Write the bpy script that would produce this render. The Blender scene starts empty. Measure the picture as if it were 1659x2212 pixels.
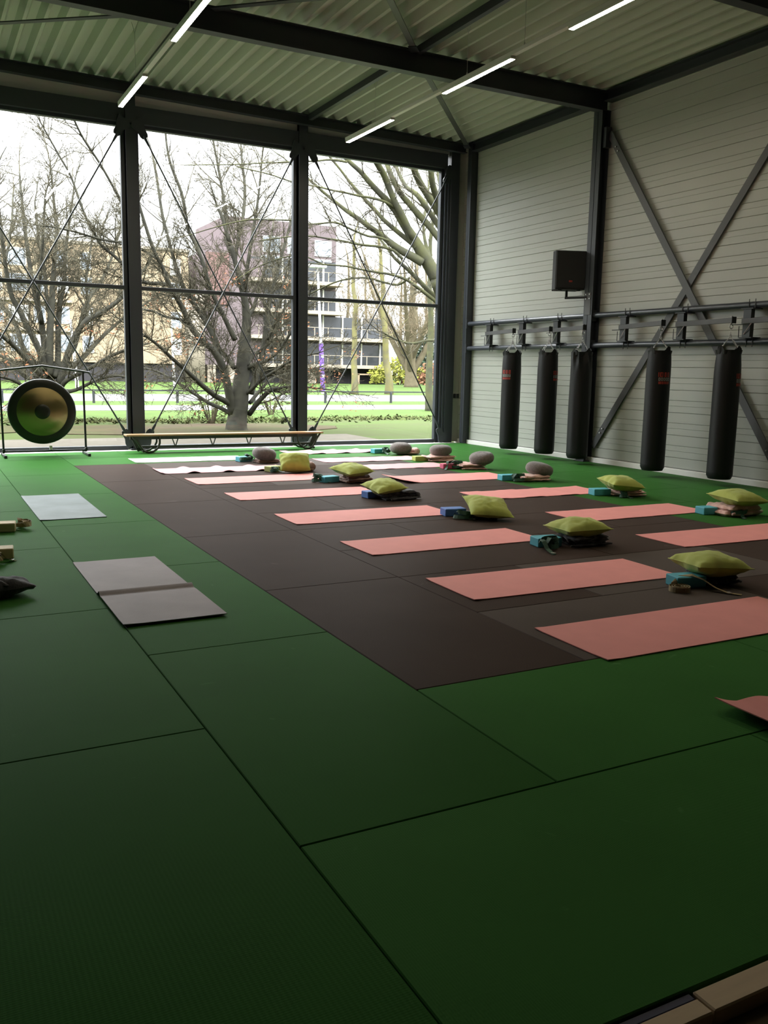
import bpy, math, random
from mathutils import Vector, Matrix, Euler, Quaternion
V = Vector
PI = math.pi
sc = bpy.context.scene
C = sc.collection
rnd = random.Random(7)

# ------------------------------------------------------------------ camera solved from the photograph (metres, eye height 1.45)
F, CX, CY, EYE = 1902.16, 829.5, 1106.0, 1.45
PITCH, YAW, ROLL = 0.159279, 0.487198, 0.019444
fw = V((math.sin(YAW)*math.cos(PITCH), math.cos(YAW)*math.cos(PITCH), -math.sin(PITCH)))
r0 = V((math.cos(YAW), -math.sin(YAW), 0)); u0 = r0.cross(fw)
RT = r0*math.cos(ROLL) + u0*math.sin(ROLL)
UP = -r0*math.sin(ROLL) + u0*math.cos(ROLL)
def ray(u, v): return RT*((u-CX)/F) - UP*((v-CY)/F) + fw
def at_y(u, v, Y):
    d = ray(u, v); return V((0, 0, EYE)) + d*(Y/d.y)
def at_z(u, v, z):
    d = ray(u, v); return V((0, 0, EYE)) + d*((z-EYE)/d.z)
cam = bpy.data.cameras.new('camera'); cam_o = bpy.data.objects.new('camera', cam); C.objects.link(cam_o)
m = Matrix((RT, UP, -fw)).transposed().to_4x4(); m.translation = V((0, 0, EYE)); cam_o.matrix_world = m
cam.sensor_fit = 'HORIZONTAL'; cam.sensor_width = 36; cam.lens = F/1659*36; cam.clip_start = 0.05; cam.clip_end = 1000
sc.camera = cam_o

# ------------------------------------------------------------------ materials
def mat(name, col, rough=0.6, metal=0.0, var=0.0, scale=8.0, col2=None, bump=0.0, bscale=None, spec=0.5, stretch=None, sheen=0.0, detail=4.0):
    M = bpy.data.materials.new(name); M.use_nodes = True; nt = M.node_tree; N = nt.nodes; L = nt.links
    b = N['Principled BSDF']
    b.inputs['Base Color'].default_value = (*col, 1); b.inputs['Roughness'].default_value = rough
    b.inputs['Metallic'].default_value = metal; b.inputs['Specular IOR Level'].default_value = spec
    if sheen: b.inputs['Sheen Weight'].default_value = sheen; b.inputs['Sheen Roughness'].default_value = 0.5
    tc = N.new('ShaderNodeTexCoord'); src = tc.outputs['Object']
    if stretch:
        mp = N.new('ShaderNodeMapping'); mp.inputs['Scale'].default_value = stretch
        L.new(src, mp.inputs['Vector']); src = mp.outputs['Vector']
    if var or col2:
        n = N.new('ShaderNodeTexNoise'); n.inputs['Scale'].default_value = scale; n.inputs['Detail'].default_value = detail
        L.new(src, n.inputs['Vector'])
        r = N.new('ShaderNodeValToRGB'); r.color_ramp.elements[0].position = 0.32; r.color_ramp.elements[1].position = 0.68
        c2 = col2 or tuple(c*(1-var) for c in col)
        r.color_ramp.elements[0].color = (*c2, 1); r.color_ramp.elements[1].color = (*col, 1)
        L.new(n.outputs['Fac'], r.inputs['Fac']); L.new(r.outputs['Color'], b.inputs['Base Color'])
    if bump:
        n2 = N.new('ShaderNodeTexNoise'); n2.inputs['Scale'].default_value = bscale or scale*4; n2.inputs['Detail'].default_value = 3
        L.new(src, n2.inputs['Vector'])
        bp = N.new('ShaderNodeBump'); bp.inputs['Strength'].default_value = bump; bp.inputs['Distance'].default_value = 0.01
        L.new(n2.outputs['Fac'], bp.inputs['Height']); L.new(bp.outputs['Normal'], b.inputs['Normal'])
    return M
def tatami(name, col, ang=0.0, spec=0.006, rough=0.45):
    """foam mat with fine woven ribs and a few scuffs"""
    M = mat(name, col, rough, var=0.12, scale=1.3, spec=spec); nt = M.node_tree; N = nt.nodes; L = nt.links; b = N['Principled BSDF']
    tc = N['Texture Coordinate']
    mp = N.new('ShaderNodeMapping'); mp.inputs['Rotation'].default_value = (0, 0, ang); L.new(tc.outputs['Object'], mp.inputs['Vector'])
    w = N.new('ShaderNodeTexWave'); w.inputs['Scale'].default_value = 22; w.inputs['Distortion'].default_value = 0.6; w.inputs['Detail'].default_value = 1
    L.new(mp.outputs['Vector'], w.inputs['Vector'])
    w2 = N.new('ShaderNodeTexWave'); w2.bands_direction = 'Y'; w2.inputs['Scale'].default_value = 40
    L.new(mp.outputs['Vector'], w2.inputs['Vector'])
    ad = N.new('ShaderNodeMath'); ad.operation = 'ADD'; L.new(w.outputs['Fac'], ad.inputs[0]); L.new(w2.outputs['Fac'], ad.inputs[1])
    bp = N.new('ShaderNodeBump'); bp.inputs['Strength'].default_value = 0.10; bp.inputs['Distance'].default_value = 0.002
    L.new(ad.outputs[0], bp.inputs['Height']); L.new(bp.outputs['Normal'], b.inputs['Normal'])
    # pale scuff marks
    n = N.new('ShaderNodeTexNoise'); n.inputs['Scale'].default_value = 3.3; n.inputs['Detail'].default_value = 6; n.inputs['Distortion'].default_value = 1.5
    L.new(tc.outputs['Object'], n.inputs['Vector'])
    r = N.new('ShaderNodeValToRGB'); r.color_ramp.elements[0].position = 0.70; r.color_ramp.elements[1].position = 0.80
    L.new(n.outputs['Fac'], r.inputs['Fac'])
    mx = N.new('ShaderNodeMix'); mx.data_type = 'RGBA'
    old = b.inputs['Base Color'].links[0].from_socket
    L.new(old, mx.inputs['A']); mx.inputs['B'].default_value = (*[min(1, c*1.25+0.03) for c in col], 1)
    L.new(r.outputs['Color'], mx.inputs['Factor']); L.new(mx.outputs['Result'], b.inputs['Base Color'])
    return M
def emit(name, col, s):
    M = bpy.data.materials.new(name); M.use_nodes = True; b = M.node_tree.nodes['Principled BSDF']
    b.inputs['Base Color'].default_value = (*col, 1); b.inputs['Emission Color'].default_value = (*col, 1); b.inputs['Emission Strength'].default_value = s
    return M
def glass(name):
    M = bpy.data.materials.new(name); M.use_nodes = True; nt = M.node_tree; N = nt.nodes; L = nt.links
    N.remove(N['Principled BSDF']); out = N['Material Output']
    t = N.new('ShaderNodeBsdfTransparent'); t.inputs['Color'].default_value = (0.96, 0.98, 0.97, 1)
    g = N.new('ShaderNodeBsdfGlossy'); g.inputs['Roughness'].default_value = 0.01
    fr = N.new('ShaderNodeFresnel'); fr.inputs['IOR'].default_value = 1.45
    mx = N.new('ShaderNodeMixShader'); L.new(fr.outputs['Fac'], mx.inputs['Fac']); L.new(t.outputs[0], mx.inputs[1]); L.new(g.outputs[0], mx.inputs[2])
    L.new(mx.outputs[0], out.inputs['Surface']); return M

M = {}
M['green'] = tatami('green foam', (0.040, 0.135, 0.030))
M['green2'] = tatami('green foam turned', (0.052, 0.165, 0.041), PI/2)
M['brown'] = tatami('brown foam', (0.070, 0.052, 0.045))
M['brown2'] = tatami('brown foam turned', (0.110, 0.092, 0.084), PI/2)
M['slab'] = mat('tan concrete', (0.22, 0.16, 0.09), 0.8, var=0.3, scale=3)
M['plank'] = mat('beige plank', (0.58, 0.44, 0.28), 0.6, var=0.12, scale=2.5, stretch=(2, 14, 2))
M['blue_foam'] = mat('navy foam', (0.012, 0.02, 0.075), 0.6)
M['steel'] = mat('anthracite steel', (0.026, 0.031, 0.038), 0.45, var=0.1, scale=3)
M['frame'] = mat('anthracite aluminium', (0.042, 0.049, 0.060), 0.38)  # lighter, bluer tone: veil glare of the windows put into the colour
M['rail'] = mat('dark grey pipe', (0.045, 0.052, 0.065), 0.28)
M['arm'] = mat('grey square tube', (0.06, 0.062, 0.064), 0.45)
M['blackmetal'] = mat('black metal', (0.012, 0.014, 0.016), 0.4)
M['zinc'] = mat('zinc', (0.55, 0.55, 0.55), 0.35, metal=0.9)
M['clad'] = mat('off white coated steel', (0.385, 0.4, 0.36), 0.36, var=0.04, scale=0.8)
M['deck'] = mat('pale coated roof deck', (0.43, 0.46, 0.385), 0.5, var=0.06, scale=1.0)
M['fascia'] = mat('grey fascia', (0.8, 0.82, 0.8), 0.5)
M['plinth'] = mat('white plinth', (0.72, 0.72, 0.68), 0.5)
M['sill'] = mat('pale threshold', (0.62, 0.62, 0.58), 0.4, var=0.1, scale=4)
M['dark_wall'] = mat('dark wall', (0.02, 0.02, 0.019), 0.8, var=0.1)
M['glass'] = glass('window glass')
M['lamp'] = emit('lamp diffuser', (1.0, 0.86, 0.66), 72.0)
M['white_metal'] = mat('white enamel', (0.62, 0.62, 0.58), 0.4)
M['pink'] = mat('pink mat rubber', (0.83, 0.345, 0.325), 0.62, var=0.05, scale=5, bump=0.12, bscale=160, spec=0.1)
M['palepink'] = mat('pale pink mat rubber', (0.62, 0.35, 0.37), 0.6, var=0.05, scale=5, bump=0.12, bscale=160, spec=0.08)
M['white_mat'] = mat('white mat rubber', (0.86, 0.84, 0.82), 0.6, var=0.04, scale=5, bump=0.12, bscale=160)
M['grey_mat'] = mat('grey mat rubber', (0.3, 0.262, 0.27), 0.6, var=0.22, scale=2.2, bump=0.15, bscale=150, spec=0.12)
M['bluegrey_mat'] = mat('blue grey mat rubber', (0.13, 0.18, 0.185), 0.5, col2=(0.08, 0.12, 0.122), scale=2.4, bump=0.12, bscale=150, spec=0.12)
M['lime'] = mat('lime cotton', (0.43, 0.5, 0.105), 0.85, var=0.12, scale=6, bump=0.25, bscale=240, sheen=0.15)
M['felt'] = mat('grey felt', (0.17, 0.145, 0.135), 0.95, var=0.3, scale=40, bump=0.5, bscale=110, sheen=0.3)
M['turq'] = mat('turquoise foam', (0.085, 0.4, 0.5), 0.7, bump=0.1, bscale=200)
M['blueblk'] = mat('blue foam', (0.075, 0.18, 0.5), 0.7, bump=0.1, bscale=200)
M['limeblk'] = mat('yellow green foam', (0.45, 0.48, 0.12), 0.7)
M['oliveblk'] = mat('olive foam', (0.30, 0.33, 0.10), 0.7)
M['magenta'] = mat('raspberry foam', (0.52, 0.09, 0.16), 0.7)
M['creamblk'] = mat('cream cork foam', (0.55, 0.46, 0.28), 0.75, var=0.1, scale=30)
M['strap'] = mat('bottle green webbing', (0.018, 0.075, 0.044), 0.7, bump=0.3, bscale=300)
M['tanstrap'] = mat('khaki webbing', (0.33, 0.26, 0.135), 0.75, bump=0.3, bscale=300)
M['rose'] = mat('rose blanket', (0.7, 0.43, 0.38), 0.92, var=0.12, scale=14, bump=0.4, bscale=90, sheen=0.3)
M['taupe'] = mat('taupe blanket', (0.3, 0.18, 0.145), 0.92, var=0.15, scale=14, bump=0.4, bscale=90, sheen=0.3)
M['char'] = mat('charcoal blanket', (0.030, 0.030, 0.034), 0.92, var=0.2, scale=14, bump=0.4, bscale=90, sheen=0.3)
M['bag'] = mat('black bag vinyl', (0.0075, 0.0085, 0.009), 0.5, bump=0.12, bscale=25, spec=0.3)
M['print_red'] = mat('red print', (0.3, 0.03, 0.02), 0.5)
M['print_white'] = mat('pale print', (0.28, 0.3, 0.28), 0.5)
M['speaker'] = mat('speaker black', (0.010, 0.011, 0.012), 0.7, bump=0.4, bscale=300)
M['gong_dark'] = mat('patinated bronze', (0.018, 0.02, 0.016), 0.35, metal=0.4, bump=0.1, bscale=60)
M['wood'] = mat('varnished wood', (0.42, 0.24, 0.11), 0.35, var=0.25, scale=3, stretch=(1, 14, 14))
M['bench_green'] = mat('olive painted steel', (0.030, 0.040, 0.026), 0.45)
M['cord'] = mat('pale cord', (0.55, 0.5, 0.42), 0.8)
def gong_face():
    Mx = mat('lathed bronze', (0.27, 0.22, 0.10), 0.36, metal=1.0); nt = Mx.node_tree; N = nt.nodes; L = nt.links; b = N['Principled BSDF']
    b.inputs['Anisotropic'].default_value = 0.7
    tc = N['Texture Coordinate']
    n = N.new('ShaderNodeTexNoise'); n.inputs['Scale'].default_value = 7; n.inputs['Detail'].default_value = 3
    L.new(tc.outputs['Object'], n.inputs['Vector'])
    w = N.new('ShaderNodeTexWave'); w.wave_type = 'RINGS'; w.rings_direction = 'Y'; w.inputs['Scale'].default_value = 30; w.inputs['Distortion'].default_value = 1
    L.new(tc.outputs['Object'], w.inputs['Vector'])
    a = N.new('ShaderNodeMath'); a.operation = 'MULTIPLY_ADD'; a.inputs[1].default_value = 0.25
    L.new(w.outputs['Fac'], a.inputs[0]); L.new(n.outputs['Fac'], a.inputs[2])
    bp = N.new('ShaderNodeBump'); bp.inputs['Strength'].default_value = 0.10; bp.inputs['Distance'].default_value = 0.01
    L.new(a.outputs[0], bp.inputs['Height']); L.new(bp.outputs['Normal'], b.inputs['Normal'])
    return Mx
M['gong_face'] = gong_face()

# ------------------------------------------------------------------ mesh builder
class MB:
    def __init__(s): s.v = []; s.f = []; s.mi = []; s.k = 0; s.cut = []
    def add(s, vs, fs, k=None):
        o = len(s.v); s.cut.append((o, len(s.f))); s.v += [tuple(v) for v in vs]; s.f += [tuple(i+o for i in f) for f in fs]; s.mi += [s.k if k is None else k]*len(fs); return s
    def box(s, x0, x1, y0, y1, z0, z1, k=None):
        return s.add([(x0,y0,z0),(x1,y0,z0),(x1,y1,z0),(x0,y1,z0),(x0,y0,z1),(x1,y0,z1),(x1,y1,z1),(x0,y1,z1)],
                     [(0,3,2,1),(4,5,6,7),(0,1,5,4),(1,2,6,5),(2,3,7,6),(3,0,4,7)], k)
    def bbox(s, x0, x1, y0, y1, z0, z1, b=0.005, k=None):
        """box with chamfered edges"""
        vs = []; cx, cy, cz = (x0+x1)/2, (y0+y1)/2, (z0+z1)/2; hx, hy, hz = (x1-x0)/2, (y1-y0)/2, (z1-z0)/2
        idx = {}
        for sx in (-1,1):
            for sy in (-1,1):
                for sz in (-1,1):
                    for a in range(3):
                        d = [hx-b, hy-b, hz-b]; d[a] = (hx,hy,hz)[a]
                        idx[(sx,sy,sz,a)] = len(vs); vs.append((cx+sx*d[0], cy+sy*d[1], cz+sz*d[2]))
        fs = []
        for a in range(3):
            o = [i for i in range(3) if i != a]
            for sgn in (-1,1):
                q = []
                for p, r in ((-1,-1),(1,-1),(1,1),(-1,1)):
                    t = [0,0,0]; t[a] = sgn; t[o[0]] = p; t[o[1]] = r; q.append(idx[(*t, a)])
                fs.append(tuple(q))
        for a in range(3):      # edges along axis a
            o = [i for i in range(3) if i != a]
            for p in (-1,1):
                for r in (-1,1):
                    q = []
                    for sgn, ax in ((-1,o[0]),(1,o[0]),(1,o[1]),(-1,o[1])):
                        t = [0,0,0]; t[a] = sgn; t[o[0]] = p; t[o[1]] = r; q.append(idx[(*t, ax)])
                    fs.append(tuple(q))
        for sx in (-1,1):
            for sy in (-1,1):
                for sz in (-1,1): fs.append(tuple(idx[(sx,sy,sz,a)] for a in range(3)))
        return s.add(vs, fs, k)
    def bar(s, a, b, w, h, up=(0,0,1), k=None):
        """rectangular bar from a to b, w sideways, h along up"""
        a = V(a); b = V(b); d = (b-a).normalized(); up = V(up); sd = d.cross(up).normalized(); u = sd.cross(d).normalized()
        vs = []
        for p in (a, b):
            for q in ((-1,-1),(1,-1),(1,1),(-1,1)): vs.append(p + sd*(q[0]*w/2) + u*(q[1]*h/2))
        return s.add(vs, [(3,2,1,0),(4,5,6,7),(0,1,5,4),(1,2,6,5),(2,3,7,6),(3,0,4,7)], k)
    def tube(s, pts, rad, n=8, cap=True, k=None):
        pts = [V(p) for p in pts]; N = len(pts)
        if not isinstance(rad, (list, tuple)): rad = [rad]*N
        t = (pts[1]-pts[0]).normalized(); x = t.orthogonal().normalized(); vs = []
        for i, p in enumerate(pts):
            t2 = (pts[min(i+1,N-1)]-pts[max(i-1,0)])
            if t2.length < 1e-9: t2 = t.copy()
            t2.normalize(); x = (x - t2*x.dot(t2))
            if x.length < 1e-6: x = t2.orthogonal()
            x.normalize(); y = t2.cross(x)
            for j in range(n):
                a = 2*PI*j/n; vs.append(p + (x*math.cos(a)+y*math.sin(a))*rad[i])
        fs = []
        for i in range(N-1):
            for j in range(n):
                j2 = (j+1)%n; fs.append((i*n+j, i*n+j2, (i+1)*n+j2, (i+1)*n+j))
        if cap: fs.append(tuple(range(n-1,-1,-1))); fs.append(tuple((N-1)*n+j for j in range(n)))
        return s.add(vs, fs, k)
    def lathe(s, prof, n=32, o=(0,0,0), ax='z', k=None, cap=True):
        vs = []; o = V(o)
        for r, h in prof:
            for j in range(n):
                a = 2*PI*j/n; c, q = r*math.cos(a), r*math.sin(a)
                vs.append(o + (V((c,q,h)) if ax == 'z' else V((c,h,q)) if ax == 'y' else V((h,c,q))))
        fs = []; N = len(prof)
        for i in range(N-1):
            for j in range(n):
                j2 = (j+1)%n; q = (i*n+j, i*n+j2, (i+1)*n+j2, (i+1)*n+j); fs.append(q if ax != 'y' else q[::-1])
        if cap: fs.append(tuple(range(n-1,-1,-1))); fs.append(tuple((N-1)*n+j for j in range(n)))
        return s.add(vs, fs, k)
    def grid(s, fn, nu, nv, k=None, flip=False):
        vs = [fn(i/nu, j/nv) for i in range(nu+1) for j in range(nv+1)]; fs = []
        for i in range(nu):
            for j in range(nv):
                a = i*(nv+1)+j; q = (a, a+nv+1, a+nv+2, a+1); fs.append(q[::-1] if flip else q)
        return s.add(vs, fs, k)
    def sheet(s, fn, nu, nv, th, k=None):
        """closed slab: fn(u,v) gives the top surface, the underside th lower"""
        W = nv+1; top = [V(fn(i/nu, j/nv)) for i in range(nu+1) for j in range(W)]
        n0 = len(top); vs = top + [p - V((0,0,th)) for p in top]; fs = []
        for i in range(nu):
            for j in range(nv):
                a = i*W+j; fs.append((a, a+W, a+W+1, a+1)); fs.append((n0+a, n0+a+1, n0+a+W+1, n0+a+W))
        for i in range(nu):
            a = i*W; fs.append((a, n0+a, n0+a+W, a+W)); b = a+nv; fs.append((b, b+W, n0+b+W, n0+b))
        for j in range(nv):
            fs.append((j, j+1, n0+j+1, n0+j)); b = nu*W+j; fs.append((b, n0+b, n0+b+1, b+1))
        return s.add(vs, fs, k)
    def ribbon(s, pts, ups, w, th=0.0025, k=None):
        """webbing: pts the centre line, ups the direction of the width"""
        pts = [V(p) for p in pts]; N = len(pts); vs = []
        for i, p in enumerate(pts):
            t = (pts[min(i+1,N-1)]-pts[max(i-1,0)]).normalized(); u = V(ups[i]); u = u - t*u.dot(t)
            if u.length < 1e-6: u = t.orthogonal()
            u.normalize(); nn = t.cross(u)
            for a, b in ((-1,-1),(1,-1),(1,1),(-1,1)): vs.append(p + u*(a*w/2) + nn*(b*th/2))
        fs = []
        for i in range(N-1):
            for j in range(4): fs.append((i*4+j, i*4+(j+1)%4, (i+1)*4+(j+1)%4, (i+1)*4+j))
        fs.append((3,2,1,0)); o = (N-1)*4; fs.append((o,o+1,o+2,o+3))
        return s.add(vs, fs, k)
    def build_each(s, name, mats, parent=None, **kw):
        """every shape added becomes an object of its own"""
        ends = s.cut[1:] + [(len(s.v), len(s.f))]; out = []
        for (v0, f0), (v1, f1) in zip(s.cut, ends):
            b = MB(); b.v = s.v[v0:v1]; b.f = [tuple(i-v0 for i in f) for f in s.f[f0:f1]]; b.mi = s.mi[f0:f1]
            out.append(b.build(name, mats, parent, **kw))
        return out
    def build(s, name, mats, parent=None, smooth=False, loc=None, rot=None, ang=None):
        me = bpy.data.meshes.new(name); me.from_pydata(s.v, [], s.f)
        for mm in (mats if isinstance(mats, (list, tuple)) else [mats]): me.materials.append(M[mm] if isinstance(mm, str) else mm)
        if any(s.mi): me.polygons.foreach_set('material_index', s.mi)
        if smooth: me.polygons.foreach_set('use_smooth', [True]*len(me.polygons))
        me.validate(); me.update()
        if smooth and ang:
            try: me.set_sharp_from_angle(angle=ang)
            except Exception: pass
        o = bpy.data.objects.new(name, me); C.objects.link(o)
        if parent: o.parent = parent
        if loc is not None: o.location = loc
        if rot is not None: o.rotation_euler = rot
        return o
def thing(name, label=None, cat=None, loc=(0,0,0), rot=(0,0,0), group=None, kind=None):
    o = bpy.data.objects.new(name, None); C.objects.link(o); o.location = loc; o.rotation_euler = rot
    o.empty_display_size = 0.1
    return tag(o, label, cat, group, kind)
def tag(o, label=None, cat=None, group=None, kind=None):
    if label: o['label'] = label
    if cat: o['category'] = cat
    if group: o['group'] = group
    if kind: o['kind'] = kind
    return o
def struct(o): o['kind'] = 'structure'; return o
def nz(x, y=0.0, z=0.0):
    from mathutils import noise
    return noise.noise(V((x, y, z)))
# ================================================================== THE ROOM
XR, XL, YW, YB = 10.05, -3.1, 15.65, -1.6
def zd(x): return 5.88 + 0.018*(10.0-x)          # underside of the roof deck ribs, falling to the right

# ---- floor: slab, judo mats (their seams and tiles are the pattern of the field)
b = MB(); b.box(XL-0.2, XR+0.2, YB-0.2, 15.9, -0.25, -0.045); struct(b.build('floor', 'slab'))
def tiles(b, lst, g=0.0022):
    for x0, x1, y0, y1, k in lst: b.bbox(x0+g, x1-g, y0+g, y1-g, -0.045, 0.0, 0.0035, k)
T = []
X1, X2, X3 = 0.963, 1.963, 6.963
for c in range(-4, 1):                                   # columns left of the long seam
    x0 = c + X1 - 1
    if x0 < XL: x0 = XL + 0.03
    for j in range(-1, 8):
        y0 = max(1.33, 3.33 + 2*j - (1 if c % 2 else 0)); y1 = min(15.42, 3.33 + 2*(j+1) - (1 if c % 2 else 0))
        if y1 - y0 > 0.05: T.append((x0, c+X1, y0, y1, 0))
for y0, y1 in ((2.33, 4.35), (4.35, 6.34), (6.34, 8.33), (8.33, 10.32), (10.32, 12.31), (12.31, 14.3), (14.3, 15.42)): T.append((X1, X2, y0, y1, 0))
for r, (y0, y1) in enumerate(((1.33, 2.33), (2.33, 3.35))):  # rows in front of the brown field
    xs = [X1, 2.96, 4.96, 6.96, 8.96, 10.0] if r == 0 else [X2, 3.96, 5.96, 7.96, 10.0]
    for i in range(len(xs)-1): T.append((xs[i], xs[i+1], y0, y1, 1))
for i, x0 in enumerate((X3, X3+1, X3+2)):                # right of the brown field
    y = 3.35 + (1 if i % 2 else 0)
    if i % 2: T.append((x0, x0+1, 3.35, 4.35, 0))
    while y < 15.4: T.append((x0, min(x0+1, 10.0), y, min(y+2, 15.42), 0)); y += 2
for y0, y1, s in ((13.35, 14.35, 0), (14.35, 15.42, 1)):  # along the window
    x = X2 + s
    if s: T.append((X2, x, y0, y1, 0))
    while x < X3: T.append((x, min(x+2, X3), y0, y1, 1 if (int(x) + s) % 4 < 2 else 0)); x += 2
b = MB(); tiles(b, T); struct(b.build('floor_green', ['green', 'green2']))
T = []
for y0, y1 in ((3.35, 5.36), (5.36, 7.37), (7.37, 9.37), (9.37, 11.33), (11.33, 13.35)): T.append((X2, 2.963, y0, y1, 0))
for r in range(10):
    y0, y1 = 3.35 + r, 4.35 + r
    xs = [2.963, 4.963, 6.963] if r % 2 == 0 else [2.963, 3.963, 5.963, 6.963]
    for i in range(len(xs)-1):
        k = 1 if (r, i) in ((0, 0), (1, 1), (9, 0), (8, 2), (9, 1), (7, 1)) else 0
        T.append((xs[i], xs[i+1], y0, y1, k))
b = MB(); tiles(b, T); struct(b.build('floor_brown', ['brown', 'brown2']))
# ---- edge of the mat field by the camera
b = MB(); b.bbox(1.558, 3.6, 1.25, 1.322, -0.045, 0.0, 0.004); struct(b.build('trim_1', 'plank'))
b = MB(); b.bbox(-0.6, 1.553, 1.25, 1.302, -0.045, -0.001, 0.004); struct(b.build('trim_2', 'plank'))
b = MB(); b.bbox(-0.6, 1.553, 1.3035, 1.327, -0.045, -0.006, 0.003); struct(b.build('trim_3', 'blue_foam'))
b = MB(); b.box(XL, XR-0.16, 15.424, 15.66, -0.045, -0.004); struct(b.build('trim_4', 'sill'))
b = MB(); b.bbox(XR-0.055, XR+0.02, YB, 15.66, -0.045, 0.075, 0.006); struct(b.build('baseboard_right', 'plinth'))

# ---- right wall: liner sheet with grooves and small steps, run along Y
prof = []; z = 0.09
k = 0
while z < 6.15:
    h = (0.155, 0.105, 0.075)[k % 3]; x = XR
    prof += [(x, z), (x, z+h-0.012)]
    if k % 3 == 1: prof += [(x-0.005, z+h-0.008), (x-0.005, z+h-0.001), (x, z+h)]
    elif k % 3 == 0: prof += [(x+0.012, z+h-0.007), (x+0.012, z+h-0.005), (x, z+h)]
    else: prof += [(x+0.009, z+h-0.007), (x+0.009, z+h-0.005), (x, z+h)]
    z += h; k += 1
vs = []; fs = []
for x, zz in prof: vs += [(x, YB, zz), (x, 15.9, zz)]
for i in range(len(prof)-1): fs.append((2*i, 2*i+2, 2*i+3, 2*i+1))
b = MB(); b.add(vs, fs); b.box(XR+0.02, XR+0.12, YB-0.1, 15.9, -0.2, 6.4); struct(b.build('wall_right', 'clad'))
# ---- window wall: stub at the right corner, fascia above the glazing
b = MB()
z = 0.0
while z < 5.75:
    b.box(9.86, XR, 15.74, 15.84, z+0.004, z+0.15); b.box(9.86, XR, 15.748, 15.84, z, z+0.004); z += 0.15
b.box(9.86, XR, 15.74, 15.84, z, 6.1)
struct(b.build('wall_window', 'clad'))
b = MB(); b.box(XL, 9.86, 15.74, 15.86, 5.70, 6.25); struct(b.build('trim_5', 'fascia'))
b = MB(); b.box(XL-0.12, XL, YB, 15.9, -0.1, 6.4); struct(b.build('wall_left', 'dark_wall'))
b = MB(); b.box(XL-0.12, XR+0.12, YB-0.12, YB, -0.1, 6.4); struct(b.build('wall_back', 'dark_wall'))
# ---- roof deck: trapezoidal ribs along Y
prof = []; x = XL - 0.1
while x < XR + 0.1:
    for dx, dz in ((0, 0), (0.042, 0), (0.095, 0.112), (0.197, 0.112)): prof.append((x+dx, zd(x+dx)+dz))
    x += 0.25
vs = []; fs = []
for x, zz in prof: vs += [(x, YB-0.1, zz), (x, 15.8, zz)]
for i in range(len(prof)-1): fs.append((2*i, 2*i+1, 2*i+3, 2*i+2))
b = MB(); b.add(vs, fs); b.box(XL-0.2, XR+0.2, YB-0.2, 16.0, 6.28, 6.4); struct(b.build('ceiling', 'deck'))

# ---- steel frame ------------------------------------------------------------
def i_beam(b, a, c, h, w, tf=0.014, tw=0.01, up=(0, 0, 1)):
    a = V(a); c = V(c); u = V(up)
    b.bar(a, c, tw, h, up); b.bar(a+u*(h/2-tf/2), c+u*(h/2-tf/2), w, tf, up); b.bar(a-u*(h/2-tf/2), c-u*(h/2-tf/2), w, tf, up)
SG = 'dark grey steel frame of the hall'
def beam_thing(name, label, a, c, h, w, solid=False, up=(0, 0, 1), m='steel'):
    b = MB()
    if solid: b.bar(a, c, w, h, up)
    else: i_beam(b, a, c, h, w, up=up)
    return tag(b.build(name, m), label, 'beam')
zb = 5.735
beam_thing('roof_beam', 'big dark steel roof beam crossing the ceiling, its right end on the wall column', (XL, 11.57, zb+0.02), (XR-0.03, 11.57, zb), 0.30, 0.15)
beam_thing('roof_beam', 'dark steel roof beam cut off at the upper right corner of the photo', (XL, 7.62, zb+0.02), (XR-0.03, 7.62, zb), 0.30, 0.15)
# purlins
for x, who in ((3.4, 'left'), (6.5, 'right')):
    beam_thing('purlin', 'thin dark ceiling purlin from the %s window column top to the big roof beam' % who, (x, 15.36, zd(x)-0.06), (x, 11.65, zd(x)-0.06), 0.10, 0.07, True)
    beam_thing('purlin', 'thin dark ceiling purlin on the near side of the big roof beam, %s one' % who, (x, 11.49, zd(x)-0.06), (x, 7.70, zd(x)-0.06), 0.10, 0.07, True)
beam_thing('edge_beam', 'dark edge beam above the windows, under the ends of the ceiling ribs', (XL, 15.49, zd(XL)-0.085), (9.88, 15.49, zd(9.9)-0.085), 0.17, 0.12)
beam_thing('edge_beam', 'dark edge beam along the top of the right wall, between corner and main column', (9.96, 15.28, 5.795), (9.96, 11.74, 5.795), 0.16, 0.16)
beam_thing('edge_beam', 'dark edge beam along the top of the right wall, nearer than the main column', (9.96, 11.49, 5.795), (9.96, YB+0.02, 5.795), 0.16, 0.16)
# head beam over the glazing
beam_thing('window_head_beam', 'deep dark steel beam directly above the three tall windows', (XL, 15.72, 5.565), (9.58, 15.72, 5.565), 0.27, 0.12, True, m='frame')
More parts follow.
